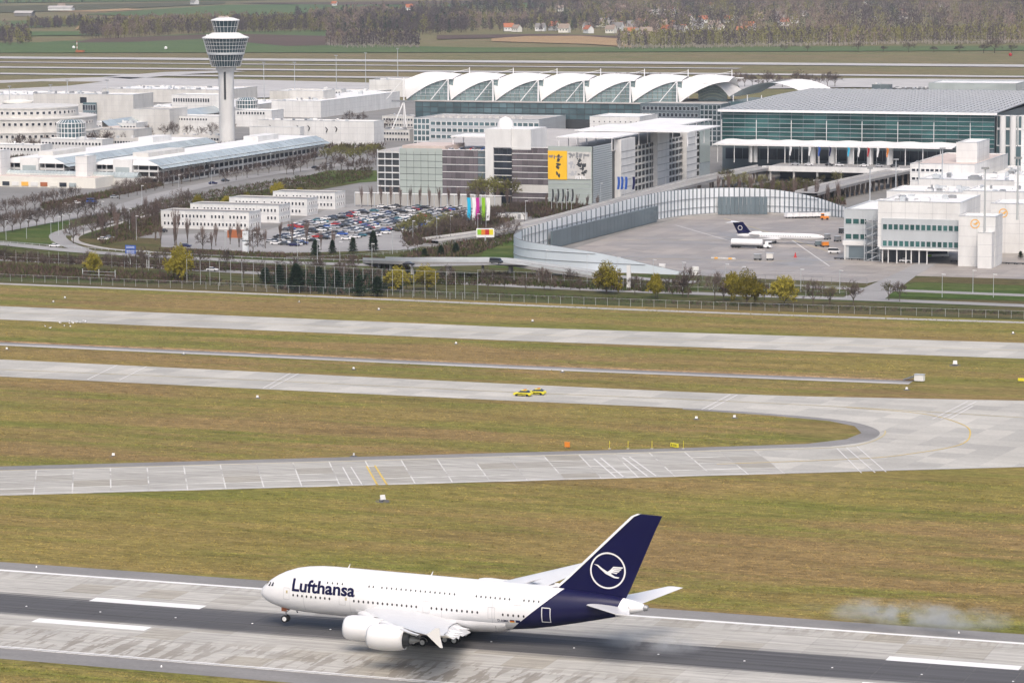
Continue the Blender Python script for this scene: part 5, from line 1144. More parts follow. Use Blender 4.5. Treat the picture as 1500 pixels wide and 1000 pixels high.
# far woods: one mass each
def inside(p,poly):
    c=False
    for i in range(len(poly)):
        a,b=poly[i],poly[i-1]
        if (a[1]>p[1])!=(b[1]>p[1]) and p[0]<(b[0]-a[0])*(p[1]-a[1])/(b[1]-a[1])+a[0]: c=not c
    return c
def wood(label,poly,n,h,mix,seed,trunk='bark',tw_=46,wide=.2):
    rd=random.Random(seed); P=[tuple(g(*p))[:2] for p in poly]; xs=[p[0] for p in P]; ys=[p[1] for p in P]; mb=MB(); c=0;tries=0
    while c<n and tries<n*30:
        tries+=1; x,y=rd.uniform(min(xs),max(xs)),rd.uniform(min(ys),max(ys))
        if not inside((x,y),P): continue
        c+=1; H=h*rd.uniform(.65,1.25); k=rd.random(); m=0
        for i,(t) in enumerate(mix):
            if k<t: m=i; break
        if m==0 and math.sin(x*.017+seed)*math.sin(y*.006+x*.004)+rd.uniform(-.4,.4)>.15: m=4
        base=Vector((x,y,0)); mb.add([(x-.28,y,0),(x+.28,y,0),(x+.12,y,H*.8),(x-.12,y,H*.8)],[(0,1,2,3)],3); 
        wd=wide*H*rd.uniform(.8,1.3)*(.8 if m==2 else 1)
        for j in range(tw_):
            t=rd.random(); z=H*(.22+.78*t) if m!=2 else H*(.08+.92*t)
            R=wd*(math.sin(math.pi*min(1,.18+.8*t))**.7 if m!=2 else (1-t)); a=rd.uniform(0,6.283); r=R*rd.random()**.5
            p=base+Vector((r*math.cos(a),r*math.sin(a),z)); 
            if m!=2: v=Vector((math.cos(a)*.55+rd.gauss(0,.3),math.sin(a)*.55+rd.gauss(0,.3),1)).normalized()*H*rd.uniform(.08,.18); s_=Vector((-CF.y*0+CR.x,CR.y,0))*rd.uniform(.3,.85)
            else: v=Vector((math.cos(a),math.sin(a),-.5))*H*.09; s_=Vector((CR.x,CR.y,0))*.9
            mb.add([p-s_,p+s_,p+v],[(0,1,2)],m)
    o=mb.build('woodland',[M['wood_twig'],M['wood_green'],M['pine_needle'],M[trunk],M['wood_pale']]); tag(o,label,'woodland',None,'stuff'); return o
wood('dense dark wood at the far left beyond the second runway',[(-120,72),(20,68),(48,64),(40,50),(-120,50)],420,17,(.7,.8,1),1)
wood('long brown willow wood behind the control tower',[(118,56),(160,58),(250,52),(330,50),(470,47),(470,38),(330,38),(200,42),(120,46)],900,19,(.62,1,1),2,wide=.26)
wood('pale-trunked birch grove at the field corner',[(475,67),(500,71),(615,70),(605,62),(480,60)],520,15,(.9,1,1),3,'birch_bark',22,.11)
wood('dark mixed wood behind the birch grove',[(455,48),(620,52),(695,47),(695,28),(455,32)],1100,20,(.6,.72,1),4,wide=.24)
wood('wood around the far village gardens',[(690,46),(760,46),(900,48),(1000,52),(1010,36),(900,26),(700,28)],620,16,(.55,.72,1),5,wide=.26)
wood('long light birch belt bordering the green strip at the right',[(905,72),(1040,71),(1300,66),(1700,62),(1700,57),(1300,60),(1050,64),(905,66)],2100,17,(.5,1,1),6,'birch_bark',26,.13)
wood('broad brown forest covering the background at the right',[(880,40),(1000,52),(1250,55),(1500,52),(1750,50),(1750,-4),(1000,-12),(790,4)],4600,23,(.7,.88,1),7,tw_=34,wide=.3)
wood('thin tree line crossing the farthest fields',[(-200,13),(130,4),(420,-1),(420,-4),(-200,6)],200,15,(.6,.8,1),8)
wood('thin tree line along the middle fields at the left',[(40,44),(130,40),(130,34),(40,40)],130,14,(.6,.9,1),9)
wood('scattered far wood at the top between fields',[(430,32),(600,30),(820,20),(880,2),(800,-3),(600,16),(430,24)],560,17,(.6,.75,1),10)
# brown and green shrub belts
def shrubs(label,poly,n,h,seed,mats=('shrub_twig','shrub_green'),gshare=.3):
    rd=random.Random(seed); P=[tuple(g(*p))[:2] for p in poly]; xs=[p[0] for p in P]; ys=[p[1] for p in P]; mb=MB(); c=0
    for _ in range(n*12):
        if c>=n: break
        x,y=rd.uniform(min(xs),max(xs)),rd.uniform(min(ys),max(ys))
        if not inside((x,y),P): continue
        c+=1; H=h*rd.uniform(.4,1.3); m=1 if rd.random()<gshare else 0
        for j in range(7):
            a=rd.uniform(0,6.28); t=rd.uniform(.1,.8); s_=Vector((math.cos(a+1.57),math.sin(a+1.57),0))*rd.uniform(.05,.14)*H; p=Vector((x+rd.gauss(0,.3)*H,y+rd.gauss(0,.3)*H,rd.random()*H*.4)); v=Vector((math.cos(a)*t,math.sin(a)*t,1))*H*rd.uniform(.4,.8); mb.add([p-s_,p+s_,p+v],[(0,1,2)],m)
    tag(mb.build('shrubs',[M[mats[0]],M[mats[1]]]),label,'shrubs',None,'stuff')
shrubs('tangled brown shrubs on the bank behind the perimeter fence',[(-40,397),(0,388),(150,398),(280,405),(330,412),(250,416),(0,406),(-40,404)],3000,1.6,1)
shrubs('brown hedge between the road and the track',[(-40,372),(100,378),(260,386),(420,393),(420,399),(260,396),(100,387),(-40,381)],2400,1.7,2,gshare=.2)
shrubs('dark brown thicket in the bend of the curved road',[(140,345),(200,322),(236,318),(236,340),(190,352),(150,360)],1300,1.6,3,gshare=.4)
shrubs('brown undergrowth along the avenue beside the office blocks',[(150,318),(260,290),(340,275),(470,255),(545,246),(545,262),(470,275),(340,295),(235,312),(160,326)],2600,1.5,4,gshare=.45)
shrubs('green and brown shrubs on the bank below the apron',[(560,412),(740,402),(860,412),(1010,420),(1010,431),(860,424),(740,418),(560,418)],2600,1.6,5,gshare=.55)
shrubs('clipped hedge rows at the car-park edge',[(590,345),(640,330),(700,318),(770,300),(780,312),(720,335),(660,352),(600,362)],2600,2.,6,gshare=.25)
shrubs('brown bushes at the foot of the poster building',[(700,306),(800,300),(893,306),(893,314),(800,320),(720,318)],1500,2.4,7,gshare=.3)
shrubs('brown bushes and saplings behind the apron wall',[(1050,286),(1150,270),(1235,280),(1235,302),(1150,283),(1060,280)],1600,2.6,8,gshare=.35)
shrubs('dark evergreen shrubs under the bridge',[(380,405),(470,398),(590,402),(590,424),(500,432),(400,424)],2200,2.0,9,('pine_needle','shrub_twig'),.3)
shrubs('dry brush before the rounded terminal and control tower',[(0,232),(120,222),(330,212),(470,205),(560,208),(560,224),(470,220),(320,226),(120,236),(0,244)],3000,3.,10,gshare=.2)
shrubs('rough grass and weeds along the perimeter fence',[(-40,405),(375,421),(750,437),(1100,450),(1500,462),(1500,458),(1100,445),(750,431),(375,414),(-40,399)],3600,.9,11,('shrub_green','shrub_twig'),.35)

# more bare trees and brush in the band between fence, roads and car park
mr=random.Random(31)
for i in range(20): ptree('bare',15+28*i+mr.uniform(-8,8),391+ i*.95+mr.uniform(-3,9),mr.uniform(24,36),'bare tree in the scrub between the track and the perimeter fence','bare trees in the scrub')
for i in range(16): ptree('bare',110+11*i+mr.uniform(-4,4),352-2.2*i+mr.uniform(-6,6),mr.uniform(24,38),'bare thin tree in the brown thicket near the office blocks','bare thicket trees')
for i in range(14): ptree('pop',240+19*i+mr.uniform(-5,5),352+.6*i+mr.uniform(-2,9),mr.uniform(26,40),'slim bare tree between the office yard and the road','slim trees along the yard edge')
for i in range(16): ptree('bare',600+12*i+mr.uniform(-4,4),362-3.3*i+mr.uniform(-4,10),mr.uniform(20,30),'bare tree beside the approach road right of the car park','bare trees on the approach road')
for i in range(14): ptree('bare',420+10*i,258-2*i%9+mr.uniform(-8,6),mr.uniform(16,24),'bare tree around the green square left of the parking block','bare trees on the green square')
for i in range(18): ptree('bare',10+19*i+mr.uniform(-5,5),218-1.0*i+mr.uniform(-5,4),mr.uniform(16,24),'bare tree in the planted strip before the first terminal','bare trees in the terminal strip')
for i in range(12): ptree('bare',480+8*i+mr.uniform(-3,3),205+mr.uniform(-26,8),mr.uniform(14,20),'bare tree in the dense stand left of the tent roofs','bare stand left of the tents')
for i in range(14): ptree('spring',1060+13*i+mr.uniform(-4,4),283+mr.uniform(-10,6),mr.uniform(18,28),'budding sapling in the planting below the elevated road','saplings below the elevated road',.9)
for i in range(10): ptree('bare',745+52*i+mr.uniform(-14,14),426+2.1*i+mr.uniform(-3,3),mr.uniform(20,34),'bare roadside tree among the yellow willows','bare trees among the willows')
shrubs('brown bushes around the flag masts and junction',[(560,395),(600,372),(680,352),(760,338),(760,352),(700,372),(640,384),(590,398)],1500,1.8,12,gshare=.4)
shrubs('low brown hedges between car-park yard and fence',[(236,366),(420,373),(560,378),(560,384),(420,380),(236,372)],1600,1.4,13,gshare=.3)
shrubs('dark scrub in the strip before the first terminal',[(-40,262),(0,236),(60,228),(60,240),(0,262)],800,2.4,14)

shrubs('clipped brown hedge beside the garage end of the avenue',[(60,302),(140,286),(232,268),(240,273),(150,292),(66,309)],1500,2.2,15,gshare=.25)
for i in range(9): ptree('bare',-5+14*i,318-2.6*i,24,'bare tree on the far kerb of the avenue by the service building','bare trees on the far kerb')
# ------------------------------------------------------------------ vehicles
def car_meshes(van=False):
    prof=[(-2.15,.35),(2.15,.35),(2.2,.7),(1.95,.85),(1.0,.95),(-1.55,.98),(-2.1,.92),(-2.2,.6)] if not van else [(-2.4,.35),(2.3,.35),(2.4,.9),(1.9,1.15),(-2.4,1.2),(-2.45,.6)]
    up=[(1.05,.93),(.35,1.42),(-1.1,1.44),(-1.75,.97)] if not van else [(1.9,1.13),(1.3,2.0),(-2.3,2.05),(-2.4,1.18)]
    def ext(pr,w0,w1,ymid):
        mb=MB(); n=len(pr); zmin=min(p[1] for p in pr); zmax=max(p[1] for p in pr)
        W=lambda z:w0+(w1-w0)*(z-zmin)/(zmax-zmin); vs=[(x,-W(z),z) for x,z in pr]+[(x,W(z),z) for x,z in pr]
        mb.add(vs,[tuple(range(n)),tuple(range(2*n-1,n-1,-1))]+[(i,n+i,n+(i+1)%n,(i+1)%n) for i in range(n)]); return mb
    body=ext(prof,.86,.88,0); cab=ext(up,.84,.64 if not van else .78,0); roof=ext([(up[1][0]-.02,up[1][1]-.02),(up[1][0]-.1,up[1][1]+.05),(up[2][0]+.1,up[2][1]+.05),(up[2][0]-.02,up[2][1]-.02)],.67 if not van else .8,.6,0)
    return body,cab,roof
def make_car_set(van=False):
    b,c,r=car_meshes(van); wheel_=MB().lathe([(.1,-.12),(.32,-.12),(.32,.12),(.1,.12)],10,(0,0,0),'y').mesh('wheel',M['tyre']); body={}
    for col in ('white','silver','black','charcoal','red','blue','tealcar','hazard_yellow','navy'):
        mb=MB(); mb.add(b.v,b.f); mb.add(r.v,r.f); body[col]=mb.mesh('body',M[col])
    return body,c.mesh('windows',M['dark_glass']),wheel_
CARS=make_car_set(); VANS=make_car_set(True)
CN={'white':'white','silver':'silver','black':'black','charcoal':'dark grey','red':'red','blue':'blue','tealcar':'dark teal','navy':'navy blue','hazard_yellow':'yellow'}
def car(pos,rz,col,label,group=None,van=False,name='car'):
    st=VANS if van else CARS; r=empty('van' if van and name=='car' else name,pos,rz,label,'van' if van else 'car',group); link('body',st[0][col],r); link('windows',st[1],r)
    for x in (-1.35,1.35):
        for y in (-.78,.78): link('wheel',st[2],r,(x,y,.32))
    return r
cr_=random.Random(5)
poly=[(386,362),(405,348),(432,328),(470,315),(500,304),(560,295),(640,289),(690,298),(696,312),(655,325),(600,338),(520,352),(470,354),(425,365)]
PP=[tuple(g(*p))[:2] for p in poly]; nc=0
rows=[]; x=-532.
while x>-600: x-=1
for k in range(9): x0=-536+15.5*k*.62*1.6; rows+=[x0,x0+5.1]
cand=[]
for xr in rows:
    y=1125.
    while y<1345:
        if inside((xr,y),PP) and cr_.random()<.84: cand.append((xr,y))
        y+=2.75
cr_.shuffle(cand); cand=cand[:290]
for xr,y in cand:
    col=cr_.choice(['white']*7+['silver']*7+['black']*5+['charcoal']*5+['red']*2+['blue','blue','tealcar','navy']); 
    car((xr+cr_.uniform(-.3,.3),y+cr_.uniform(-.12,.12),.1),0 if cr_.random()<.5 else math.pi,col,CN[col]+' car parked in the crowded open car park',CN[col]+' cars in the car park')
def pcar(px,py,rz,col,label,z=.15,**k): p=g(px,py,z); return car(p,rz,col,label,k.pop('group',None),**k)
BD=math.radians(97)
pcar(404,358,.2,'white','white car at the front corner of the car park'); pcar(418,357,.2,'white','white car leaving the car park by its front corner'); pcar(151,352,.1,'white','white car parked in the bend by the curved road'); pcar(160,350,.1,'silver','silver car beside the bend of the curved road')
pcar(80,362,-.05,'white','white car driving on the left approach road'); pcar(599,389,.15,'black','dark car driving up to the road bridge',5.4); pcar(311,397,.05,'white','white car on the lower road behind the tall fence'); 
b_=pcar(727,386,-.1,'charcoal','dark van with pale windows crossing the road bridge',5.3,van=True)
pcar(97,302,.6,'white','white car on the avenue beside the lawn'); pcar(112,299,.6,'white','white car following on the avenue'); pcar(168,290,.7,'silver','silver car on the avenue before the garage'); pcar(134,297,.6,'blue','blue van on the avenue between bare trees',van=True); pcar(312,270,.9,'navy','navy car on the avenue past the garage'); pcar(330,266,.9,'charcoal','dark grey car on the avenue past the garage')
pcar(462,247,1.,'black','black car on the avenue near the grove'); pcar(480,243,1.,'silver','silver car on the avenue near the grove'); pcar(1068,254,1.5,'black','black car climbing the ramp to the terminal',6.9); pcar(272,362,0,'navy','navy car parked before the first office block'); pcar(240,340,1.6,'black','black car at the corner of the first office block')
for i,(px,c_) in enumerate(((1165,'silver'),(1185,'white'),(1215,'black'),(1266,'white'),(1288,'silver'),(1310,'charcoal'),(1230,'white'))): pcar(px,242+.02*(px-1165),0,c_,CN[c_]+' car waiting on the elevated drop-off road',6.9,group='cars on the drop-off road')
for i,(px,py,c_) in enumerate(((1180,268,'white'),(1198,266,'white'),(1172,272,'silver'),(1228,268,'charcoal'),(1255,272,'silver'))): pcar(px,py,.3,c_,CN[c_]+' car parked among saplings below the elevated road',group='cars below the elevated road')
hz_=hy
for i in range(16): car((hx0+X(655)+3.0*i*.95+(8 if i>7 else 0),hy+6+ (i%2)*6,ZT-3.5),1.57,['white','silver','black','red','white','blue','silver','charcoal'][i%8],CN[['white','silver','black','red','white','blue','silver','charcoal'][i%8]]+' car on the roof deck of the parking block','cars on the parking roof')
pcar(1326,384,.1,'white','white small car before the drive-through of the pier'); pcar(1222,371,.2,'white','white van parked by the pier corner',van=True)
# follow-me pair on the taxiway
for px,py,lb in ((766,580,'yellow marked airfield car on the taxiway with lit beacon bar, ahead of its twin'),(786,578,'yellow marked airfield car close behind the first on the taxiway')):
    p=g(px,py); r=car(p,math.pi*1.0,'hazard_yellow',lb,None,False,'airfield_car')
    for s_ in (-1,1): MB().box(-1.4,1.2,s_*.89-.02,s_*.89+.02,.5,.68).build('black_stripe',M['black'],r)
    MB().box(-.7,-.4,-.6,.6,1.5,1.7).build('beacon_bar',M['orange'],r)
    r.scale=(1.12,1.12,1.12)
# bus in the drive-through
bp=g(1367,377); bus=empty('apron_bus',bp,.5,'white and green apron bus in the pier drive-through','bus')
MB().prism([(-5.8,-1.3),(5.6,-1.3),(5.9,-1.),(5.9,1.),(5.6,1.3),(-5.8,1.3)],.4,2.9).build('body',M['white'],bus); MB().box(-5.4,5.2,-1.33,1.33,1.4,2.4).build('windows',M['dark_glass'],bus); MB().box(-5.85,-1.,-1.34,1.34,.5,1.2).build('green_band',M['green'],bus)
for x in (-3.6,3.4):
    for y in (-1.1,1.1): MB().lathe([(.1,-.15),(.48,-.15),(.48,.15),(.1,.15)],12,(x,y,.48),'y').build('wheel',M['tyre'],bus)
# --- parked regional jet
rj=empty('regional_jet',(ax(1079,1192,3),1192,0),0,'white regional jet with navy T-tail parked on the bay apron','airliner')
prof=[(.15,0),(.55,1.6),(1.0,4),(1.3,8),(1.36,11),(1.36,30),(1.3,32.4),(1.05,34.2),(.65,35.5),(.2,36.2),(.02,36.4)]
MB().lathe(prof,20,(0,0,3.0),'x').build('fuselage',M['airliner_white'],rj,True,60)
wing([((-1.2+1.8,0,3.6),(6.,0,4.2),.1),((-1.8,0,8.2),(2.6,0,8.4),.09)],(0,1,0)).build('fin',M['airliner_navy'],rj,True)
MB().add([(-.2,-.45,3.9),(5.4,-.95,4.1),(5.4,.95,4.1),(-.2,.45,3.9),(2.2,0,5.2)],[(0,1,4),(1,2,4),(2,3,4),(3,0,4)]).build('fin_root',M['airliner_navy'],rj)
tp_=MB()
for i in range(28): t0,t1=i*math.pi/14,(i+1)*math.pi/14; tp_.add([(1.55+r*math.cos(t),-.4,6.+r*math.sin(t)) for r,t in ((.95,t0),(.95,t1),(.78,t1),(.78,t0))],[(0,3,2,1)])
tp_.build('roundel',M['white'],rj)
for s_ in (-1,1):
    wing([((-2.4,0,8.3),(1.6,0,8.3),.08),((-3.6,s_*4.2,8.3),(-1.9,s_*4.2,8.3),.08)]).build('tailplane',M['airliner_white'],rj,True)
    wing([((19.5,0,1.95),(14.,0,1.9),.12),((14.2,s_*6,2.3),(10.9,s_*6,2.3),.1),((9.8,s_*12.1,2.9),(8.4,s_*12.1,2.9),.09)]).build('wing',M['airliner_white'],rj,True)
    MB().lathe([(.45,-2.),(.62,-1.),(.72,.6),(.66,1.9),(.55,2.1),(.5,1.6)],16,(7.8,s_*2.1,3.9),'x').build('engine',M['airliner_white'],rj,True)
    MB().lathe([(.1,-.2),(.45,-.2),(.45,.2),(.1,.2)],12,(15.6,s_*2.2,.45),'y').build('wheel',M['tyre'],rj); MB().tube((15.6,s_*2.0,.5),(15.8,s_*1.8,2.),.12).build('gear_leg',M['gear_silver'],rj)
MB().lathe([(.1,-.25),(.32,-.25),(.32,.25),(.1,.25)],12,(32.6,0,.32),'y').build('wheel',M['tyre'],rj); MB().tube((32.6,0,.4),(32.6,0,1.9),.1).build('gear_leg',M['gear_silver'],rj)
MB().box(34.2,34.9,-.7,.7,3.3,3.75).build('cockpit_glazing',M['dark_glass'],rj)
me=MB().box(-.13,.13,-.02,.02,-.18,.18).mesh('window',M['dark_glass'])
for i in range(22): link('window',me,rj,(9.8+i*1.0,-1.35,3.25))
# fuel truck and apron equipment
ft=empty('fuel_truck',g(1103,363.5),0,'long white tanker truck parked in front of the regional jet','truck')
MB().lathe([(.3,-9),(1.25,-8.7),(1.3,-8),(1.3,3.4),(1.2,3.8),(.3,4)],16,(0,0,2.3),'x').build('tank',M['white'],ft,True,40); MB().box(5.2,7.6,-1.2,1.2,.6,2.9).box(4.6,5.2,-1.1,1.1,.7,1.6).build('cab',M['white'],ft); MB().box(6.6,7.65,-1.22,1.22,1.7,2.6).build('windows',M['dark_glass'],ft); MB().box(-9,6,-1.0,1.0,.5,1.0).build('chassis',M['dark_metal'],ft)
for x in (-8,-6.8,-5.6,2.4,3.6,6.4):
    for y in (-1.05,1.05): MB().lathe([(.1,-.16),(.5,-.16),(.5,.16),(.1,.16)],12,(x,y,.5),'y').build('wheel',M['tyre'],ft)
for i,(px,py,lb,c_) in enumerate(((1110,381,'grey caged luggage cart standing alone on the wet apron','grey_metal'),(1128,381,'small pale cart beside the caged luggage cart','offwhite_wall'),(1199,361,'teal service cart under the jet nose','slate_panel'),(1209,362,'orange service cart near the jet nose','orange'),(1234,342,'boxy dark loader by the pier corner','dark_metal'),(1227,354,'grey conveyor cart by the pier corner','grey_metal'),(1212,351,'grey tractor cart by the jet nose','grey_metal'))):
    r=empty('service_cart',g(px,py),.2*i,lb,'cart'); MB().box(-1.5,1.5,-.8,.8,.45,.7).build('bed',M['dark_metal'],r); MB().box(-1.35,1.2,-.75,.75,.7,2.2 if i!=1 else 2.6).build('body',M[c_],r); MB().box(-1.45,1.4,-.8,.8,2.25 if i!=1 else 2.65,2.35 if i!=1 else 2.75).build('top',M['pale_metal'],r)
    for x in (-1,1):
        for y in (-.7,.7): MB().lathe([(.05,-.1),(.28,-.1),(.28,.1),(.05,.1)],10,(x,y,.28),'y').build('wheel',M['tyre'],r)
for i in range(7):
    r=empty('container_trailer',g(1162+9.5*i,319.5-.2*i),.9,'white covered trailer in the row parked along the apron wall','trailer','white trailers by the apron wall'); MB().box(-4.2,4.2,-1.1,1.1,.5,.75).build('bed',M['dark_metal'],r); MB().box(-4.2,4.2,-1.05,1.05,.75,2.5).build('box',M['white'],r); MB().box(-4.25,4.25,-1.1,1.1,2.5,2.62).build('lid',M['pale_metal'],r)
    for x in (-3,3):
        for y in (-1,1): MB().lathe([(.05,-.1),(.35,-.1),(.35,.1),(.05,.1)],10,(x,y,.35),'y').build('wheel',M['tyre'],r)
og=empty('orange_loader',g(1208,322),.3,'orange loader beside the white trailers at the apron wall','loader'); MB().box(-1.8,1.8,-1,1,.5,1.6).box(-1.6,-.2,-.9,.9,1.6,2.8).build('body',M['orange'],og); MB().box(-1.65,-.15,-.95,.95,1.9,2.5).build('windows',M['dark_glass'],og)
for x in (-1.1,1.1):
    for y in (-1,1): MB().lathe([(.05,-.15),(.5,-.15),(.5,.15),(.05,.15)],10,(x,y,.5),'y').build('wheel',M['tyre'],og)
co=empty('traffic_cone',g(1165,377),0,'red cone marker standing on the apron','cone'); MB().lathe([(.9,0),(.9,.1),(.55,.15),(.12,1.9)],12).build('cone',M['red'],co); MB().box(-.9,.9,-.9,.9,0,.08).build('base',M['orange'],co)
fw=empty('barrier_sled',g(1060,380),-.05,'pale tow-bar sled with orange segments lying on the apron','barrier')
for i in range(7): MB().box(-5+1.4*i,-5+1.4*i+1.3,-.3,.3,.2,.75).build('segment',M['logo_orange' if i in (1,5) else 'offwhite_wall'],fw)
GD='low dark dollies parked along the pier front'
for i in range(20):
    p=g(1228+ (12*i if i<9 else 12*i+62),379.5+ .45*i); r=empty('baggage_dolly',p,.1*(i%3),'low dark baggage dolly parked at the pier front','dolly',GD); MB().box(-1.6,1.6,-.8,.8,.35,.55).build('deck',M['dark_metal'],r); MB().tube((1.6,0,.4),(2.5,0,.3),.05).build('tow_bar',M['grey_metal'],r)
    for x in (-1.1,1.1):
        for y in (-.7,.7): MB().lathe([(.05,-.08),(.22,-.08),(.22,.08),(.05,.08)],8,(x,y,.22),'y').build('wheel',M['tyre'],r)
# ------------------------------------------------------------------ fences, poles, flags, signs, small things
def fence(name,label,pts,hgt,step,post='pale_metal',rails=(1.,.5),wires=0,r=.09):
    P=spline(pts,5) if len(pts)>2 else [Vector(p) for p in pts]; root=empty(name,P[0],0,label,'fence'); o=P[0].copy(); acc=0; me=MB().tube((0,0,0),(0,0,hgt),r,r*.8,5).mesh('post',M[post])
    Q=[P[0]]
    for a,b in zip(P,P[1:]):
        L=(b-a).length; n=max(1,int(round(L/step)))
        for i in range(n): Q.append(a.lerp(b,(i+1)/n))
    for q in Q: link('post',me,root,q-o)
    for f in rails:
        mb=MB()
        for a,b in zip(Q,Q[1:]): mb.tube(a-o+Vector((0,0,hgt*f)),b-o+Vector((0,0,hgt*f)),r*.6,n=4,cap=False)
        mb.build('rail',M[post],root)
    if wires:
        mb=MB()
        for k in range(wires):
            for a,b in zip(Q,Q[1:]): mb.tube(a-o+Vector((0,0,hgt*(k+.5)/wires)),b-o+Vector((0,0,hgt*(k+.5)/wires)),.018,n=3,cap=False)
        stuff(mb.build('wire_mesh',M['grey_metal'],root))
    return root
G=lambda *l:[g(*p) for p in l]
fence('perimeter_fence','long wire perimeter fence on thin posts beside the service road',G((-60,409),(375,427),(750,442.5),(1100,455),(1500,467)),2.6,4.6,'pale_metal',(.98,),7,.06)
fence('tall_fence','high wire fence of tall pale posts before the underpass',G((274,416),(420,424),(560,432),(700,438)),9.,4.4,'pale_metal',(.99,),10,.075)
fence('road_fence','fence of slender tall posts along the track',G((-40,382),(100,389),(200,395),(272,402)),5.,5.,'pale_metal',(.45,),4,.06)
fence('road_fence','fence of slender posts along the bank below the bridge',G((700,412),(860,420),(1000,428),(1240,437)),4.2,6.,'pale_metal',(.98,.5),4,.07)
fence('apron_fence','thin dark fence along the front edge of the apron',G((1010,410),(1150,414),(1270,418)),2.6,4.,'grey_metal',(.98,.5),5,.06)
fence('guard_rail','steel guard rail along the approach road',G((-40,352.5),(100,363),(250,373),(400,380),(560,384)),.9,4.,'pale_metal',(.85,.6),0,.09)
fence('bridge_railing','pale railing on the far side of the approach road',G((420,381),(520,377),(620,366),(700,352)),1.2,4.,'pale_metal',(.95,.5),0,.08)
gt=empty('gate',g(145,409),-.06,'pale double wire gate in the perimeter fence','gate')
for x in (-6.8,0,6.8): MB().tube((x,0,0),(x,0,3.6),.16).build('post',M['pale_metal'],gt)
for x in (-3.4,3.4):
    for z in (.4,1.6,2.8): MB().tube((x-3.2,0,z),(x+3.2,0,z),.07,n=4).build('bar',M['pale_metal'],gt)
# lamps
lp=MB().tube((0,0,0),(0,0,9),.11,.07,6).mesh('pole',M['pale_metal']); lh=MB().box(-.15,1.3,-.18,.18,8.9,9.1).mesh('lamp_head',M['white_metal'])
def lamp(px,py,h,lb,gr,z=0):
    r=empty('street_lamp',g(px,py,z),-.4,lb,'street lamp',gr); r.scale=(1,1,h/9); link('pole',lp,r); link('lamp_head',lh,r)
for px,py in ((9,352),(75,353),(86,345),(92,343),(102,341),(39,350),(200,352),(258,352),(190,340)): lamp(px,py,8 if px<120 else 10,'slim street lamp by the curved road and lawn','lamps by the curved road')
for px,py in ((330,372),(372,374),(436,384),(465,386),(498,389),(545,392),(605,356),(640,352),(660,348),(700,345),(575,372)): lamp(px,py,9,'slim street lamp along the car-park road','lamps along the car-park road')
for px,py in ((860,405),(905,409),(957,413),(1000,417),(1063,420),(1088,424),(1173,428),(1230,430),(1380,436),(1425,430),(1455,436),(800,398)): lamp(px,py,8,'slim lamp post along the apron edge road','lamps along the apron edge')
for px,py in ((150,325),(208,300),(262,283),(310,272),(355,258),(396,250),(430,246),(520,238)): lamp(px,py,9,'slim street lamp on the avenue','lamps on the avenue')
for px,py in ((770,322),(830,306),(880,294),(925,283),(975,270),(1025,262)): lamp(px,py,8,'slim lamp post on the ramp road','lamps on the ramp',4)
def mast(px,py,h,lb,gr,z=0,r=.22):
    q=empty('floodlight_mast',g(px,py,z),.3,lb,'light mast',gr); MB().tube((0,0,0),(0,0,h),r,r*.6,7).build('pole',M['pale_metal'],q); MB().box(-1.3,1.3,-.25,.25,h-.2,h+.5).box(-.25,.25,-1.,1.,h-.4,h-.1).build('light_head',M['grey_metal'],q)
for px,py,pt in ((387,146,92),(432,146,92),(493,142,82),(536,138,78),(583,136,72)): mast(px,py,hpx(px,py,pt),'tall thin floodlight mast rising from the far apron piers','far apron masts',0,.3)
for px,py,pt in ((100,186,118),(158,186,118),(15,170,127),(75,172,125)): mast(px,py,hpx(px,py,pt),'grey floodlight mast before the blank terminal hall','masts by the blank hall',0,.35)
for px,py,pt,zb in ((1442,340,247,22),(1490,322,232,24),(1274,295,247,0),(1312,288,234,0),(1346,270,237,12),(1380,270,218,14)):
    p=g(px,py,zb); mast(px,py,hz(p.x,p.y,pt)-zb,'thick grey floodlight mast standing on the pier','pier masts',zb,.42)
# flags before the terminal
for i,(px,c_) in enumerate(((1156,'white'),(1170,'charcoal'),(1184,'white'),(1198,'blue'),(1214,'navy'),(1241,'cyan'),(1256,'white'),(1270,'red'),(1284,'white'),(1298,'orange'))):
    p=g(px,247,7.9); p=Vector((ax(px,1513,9),1513,6.8)); r=empty('flagpole',p,0,'flagpole with a hanging %s flag on the elevated road parapet'%c_,'flagpole','flags on the drop-off parapet'); MB().tube((0,0,0),(0,0,11.5),.1,.06,6).build('pole',M['pale_metal'],r)
    MB().grid(lambda u,v:(.1+1.1*u*(1-.35*v)+.15*math.sin(v*6),.25*math.sin(u*7+v*3),11.2-4.6*v-.4*u),6,8).build('flag',M[c_],r,True)
def banner(px,py,h,c_,lb,w=1.6,gr=None,fl=.55):
    r=empty('flagpole',g(px,py),.35,lb,'flagpole',gr); MB().tube((0,0,0),(0,0,h),.13,.08,6).build('pole',M['pale_metal'],r); MB().grid(lambda u,v:(.1+w*u+.2*math.sin(v*4),.3*math.sin(u*5+v*4),h-.3-h*fl*v),6,10).build('flag',M[c_],r,True)
for px,c_ in ((684,'cyan'),(691.5,'white'),(696.5,'magenta'),(705,'green'),(712,'white')): banner(px,335,13.5,c_,'tall %s banner flag at the car-park corner%s'%(c_,' next to the pink one' if px==691.5 else (' at the end of the row' if px==712 else '')),1.5,None,.72)
for i,px in enumerate((808,816,823,830,837)): banner(px,312,11,'charcoal','dark hanging flag on a pole below the poster wall',.8,'dark flags below the poster',.5)
for i,px in enumerate((904,909,915,926)): banner(px,299,13,'blue' if i<3 else 'navy','blue hanging flag on a pole beside the ramp' if i<3 else 'navy hanging flag on the last pole beside the ramp',1.1,'blue flags beside the ramp' if i<3 else None,.45)
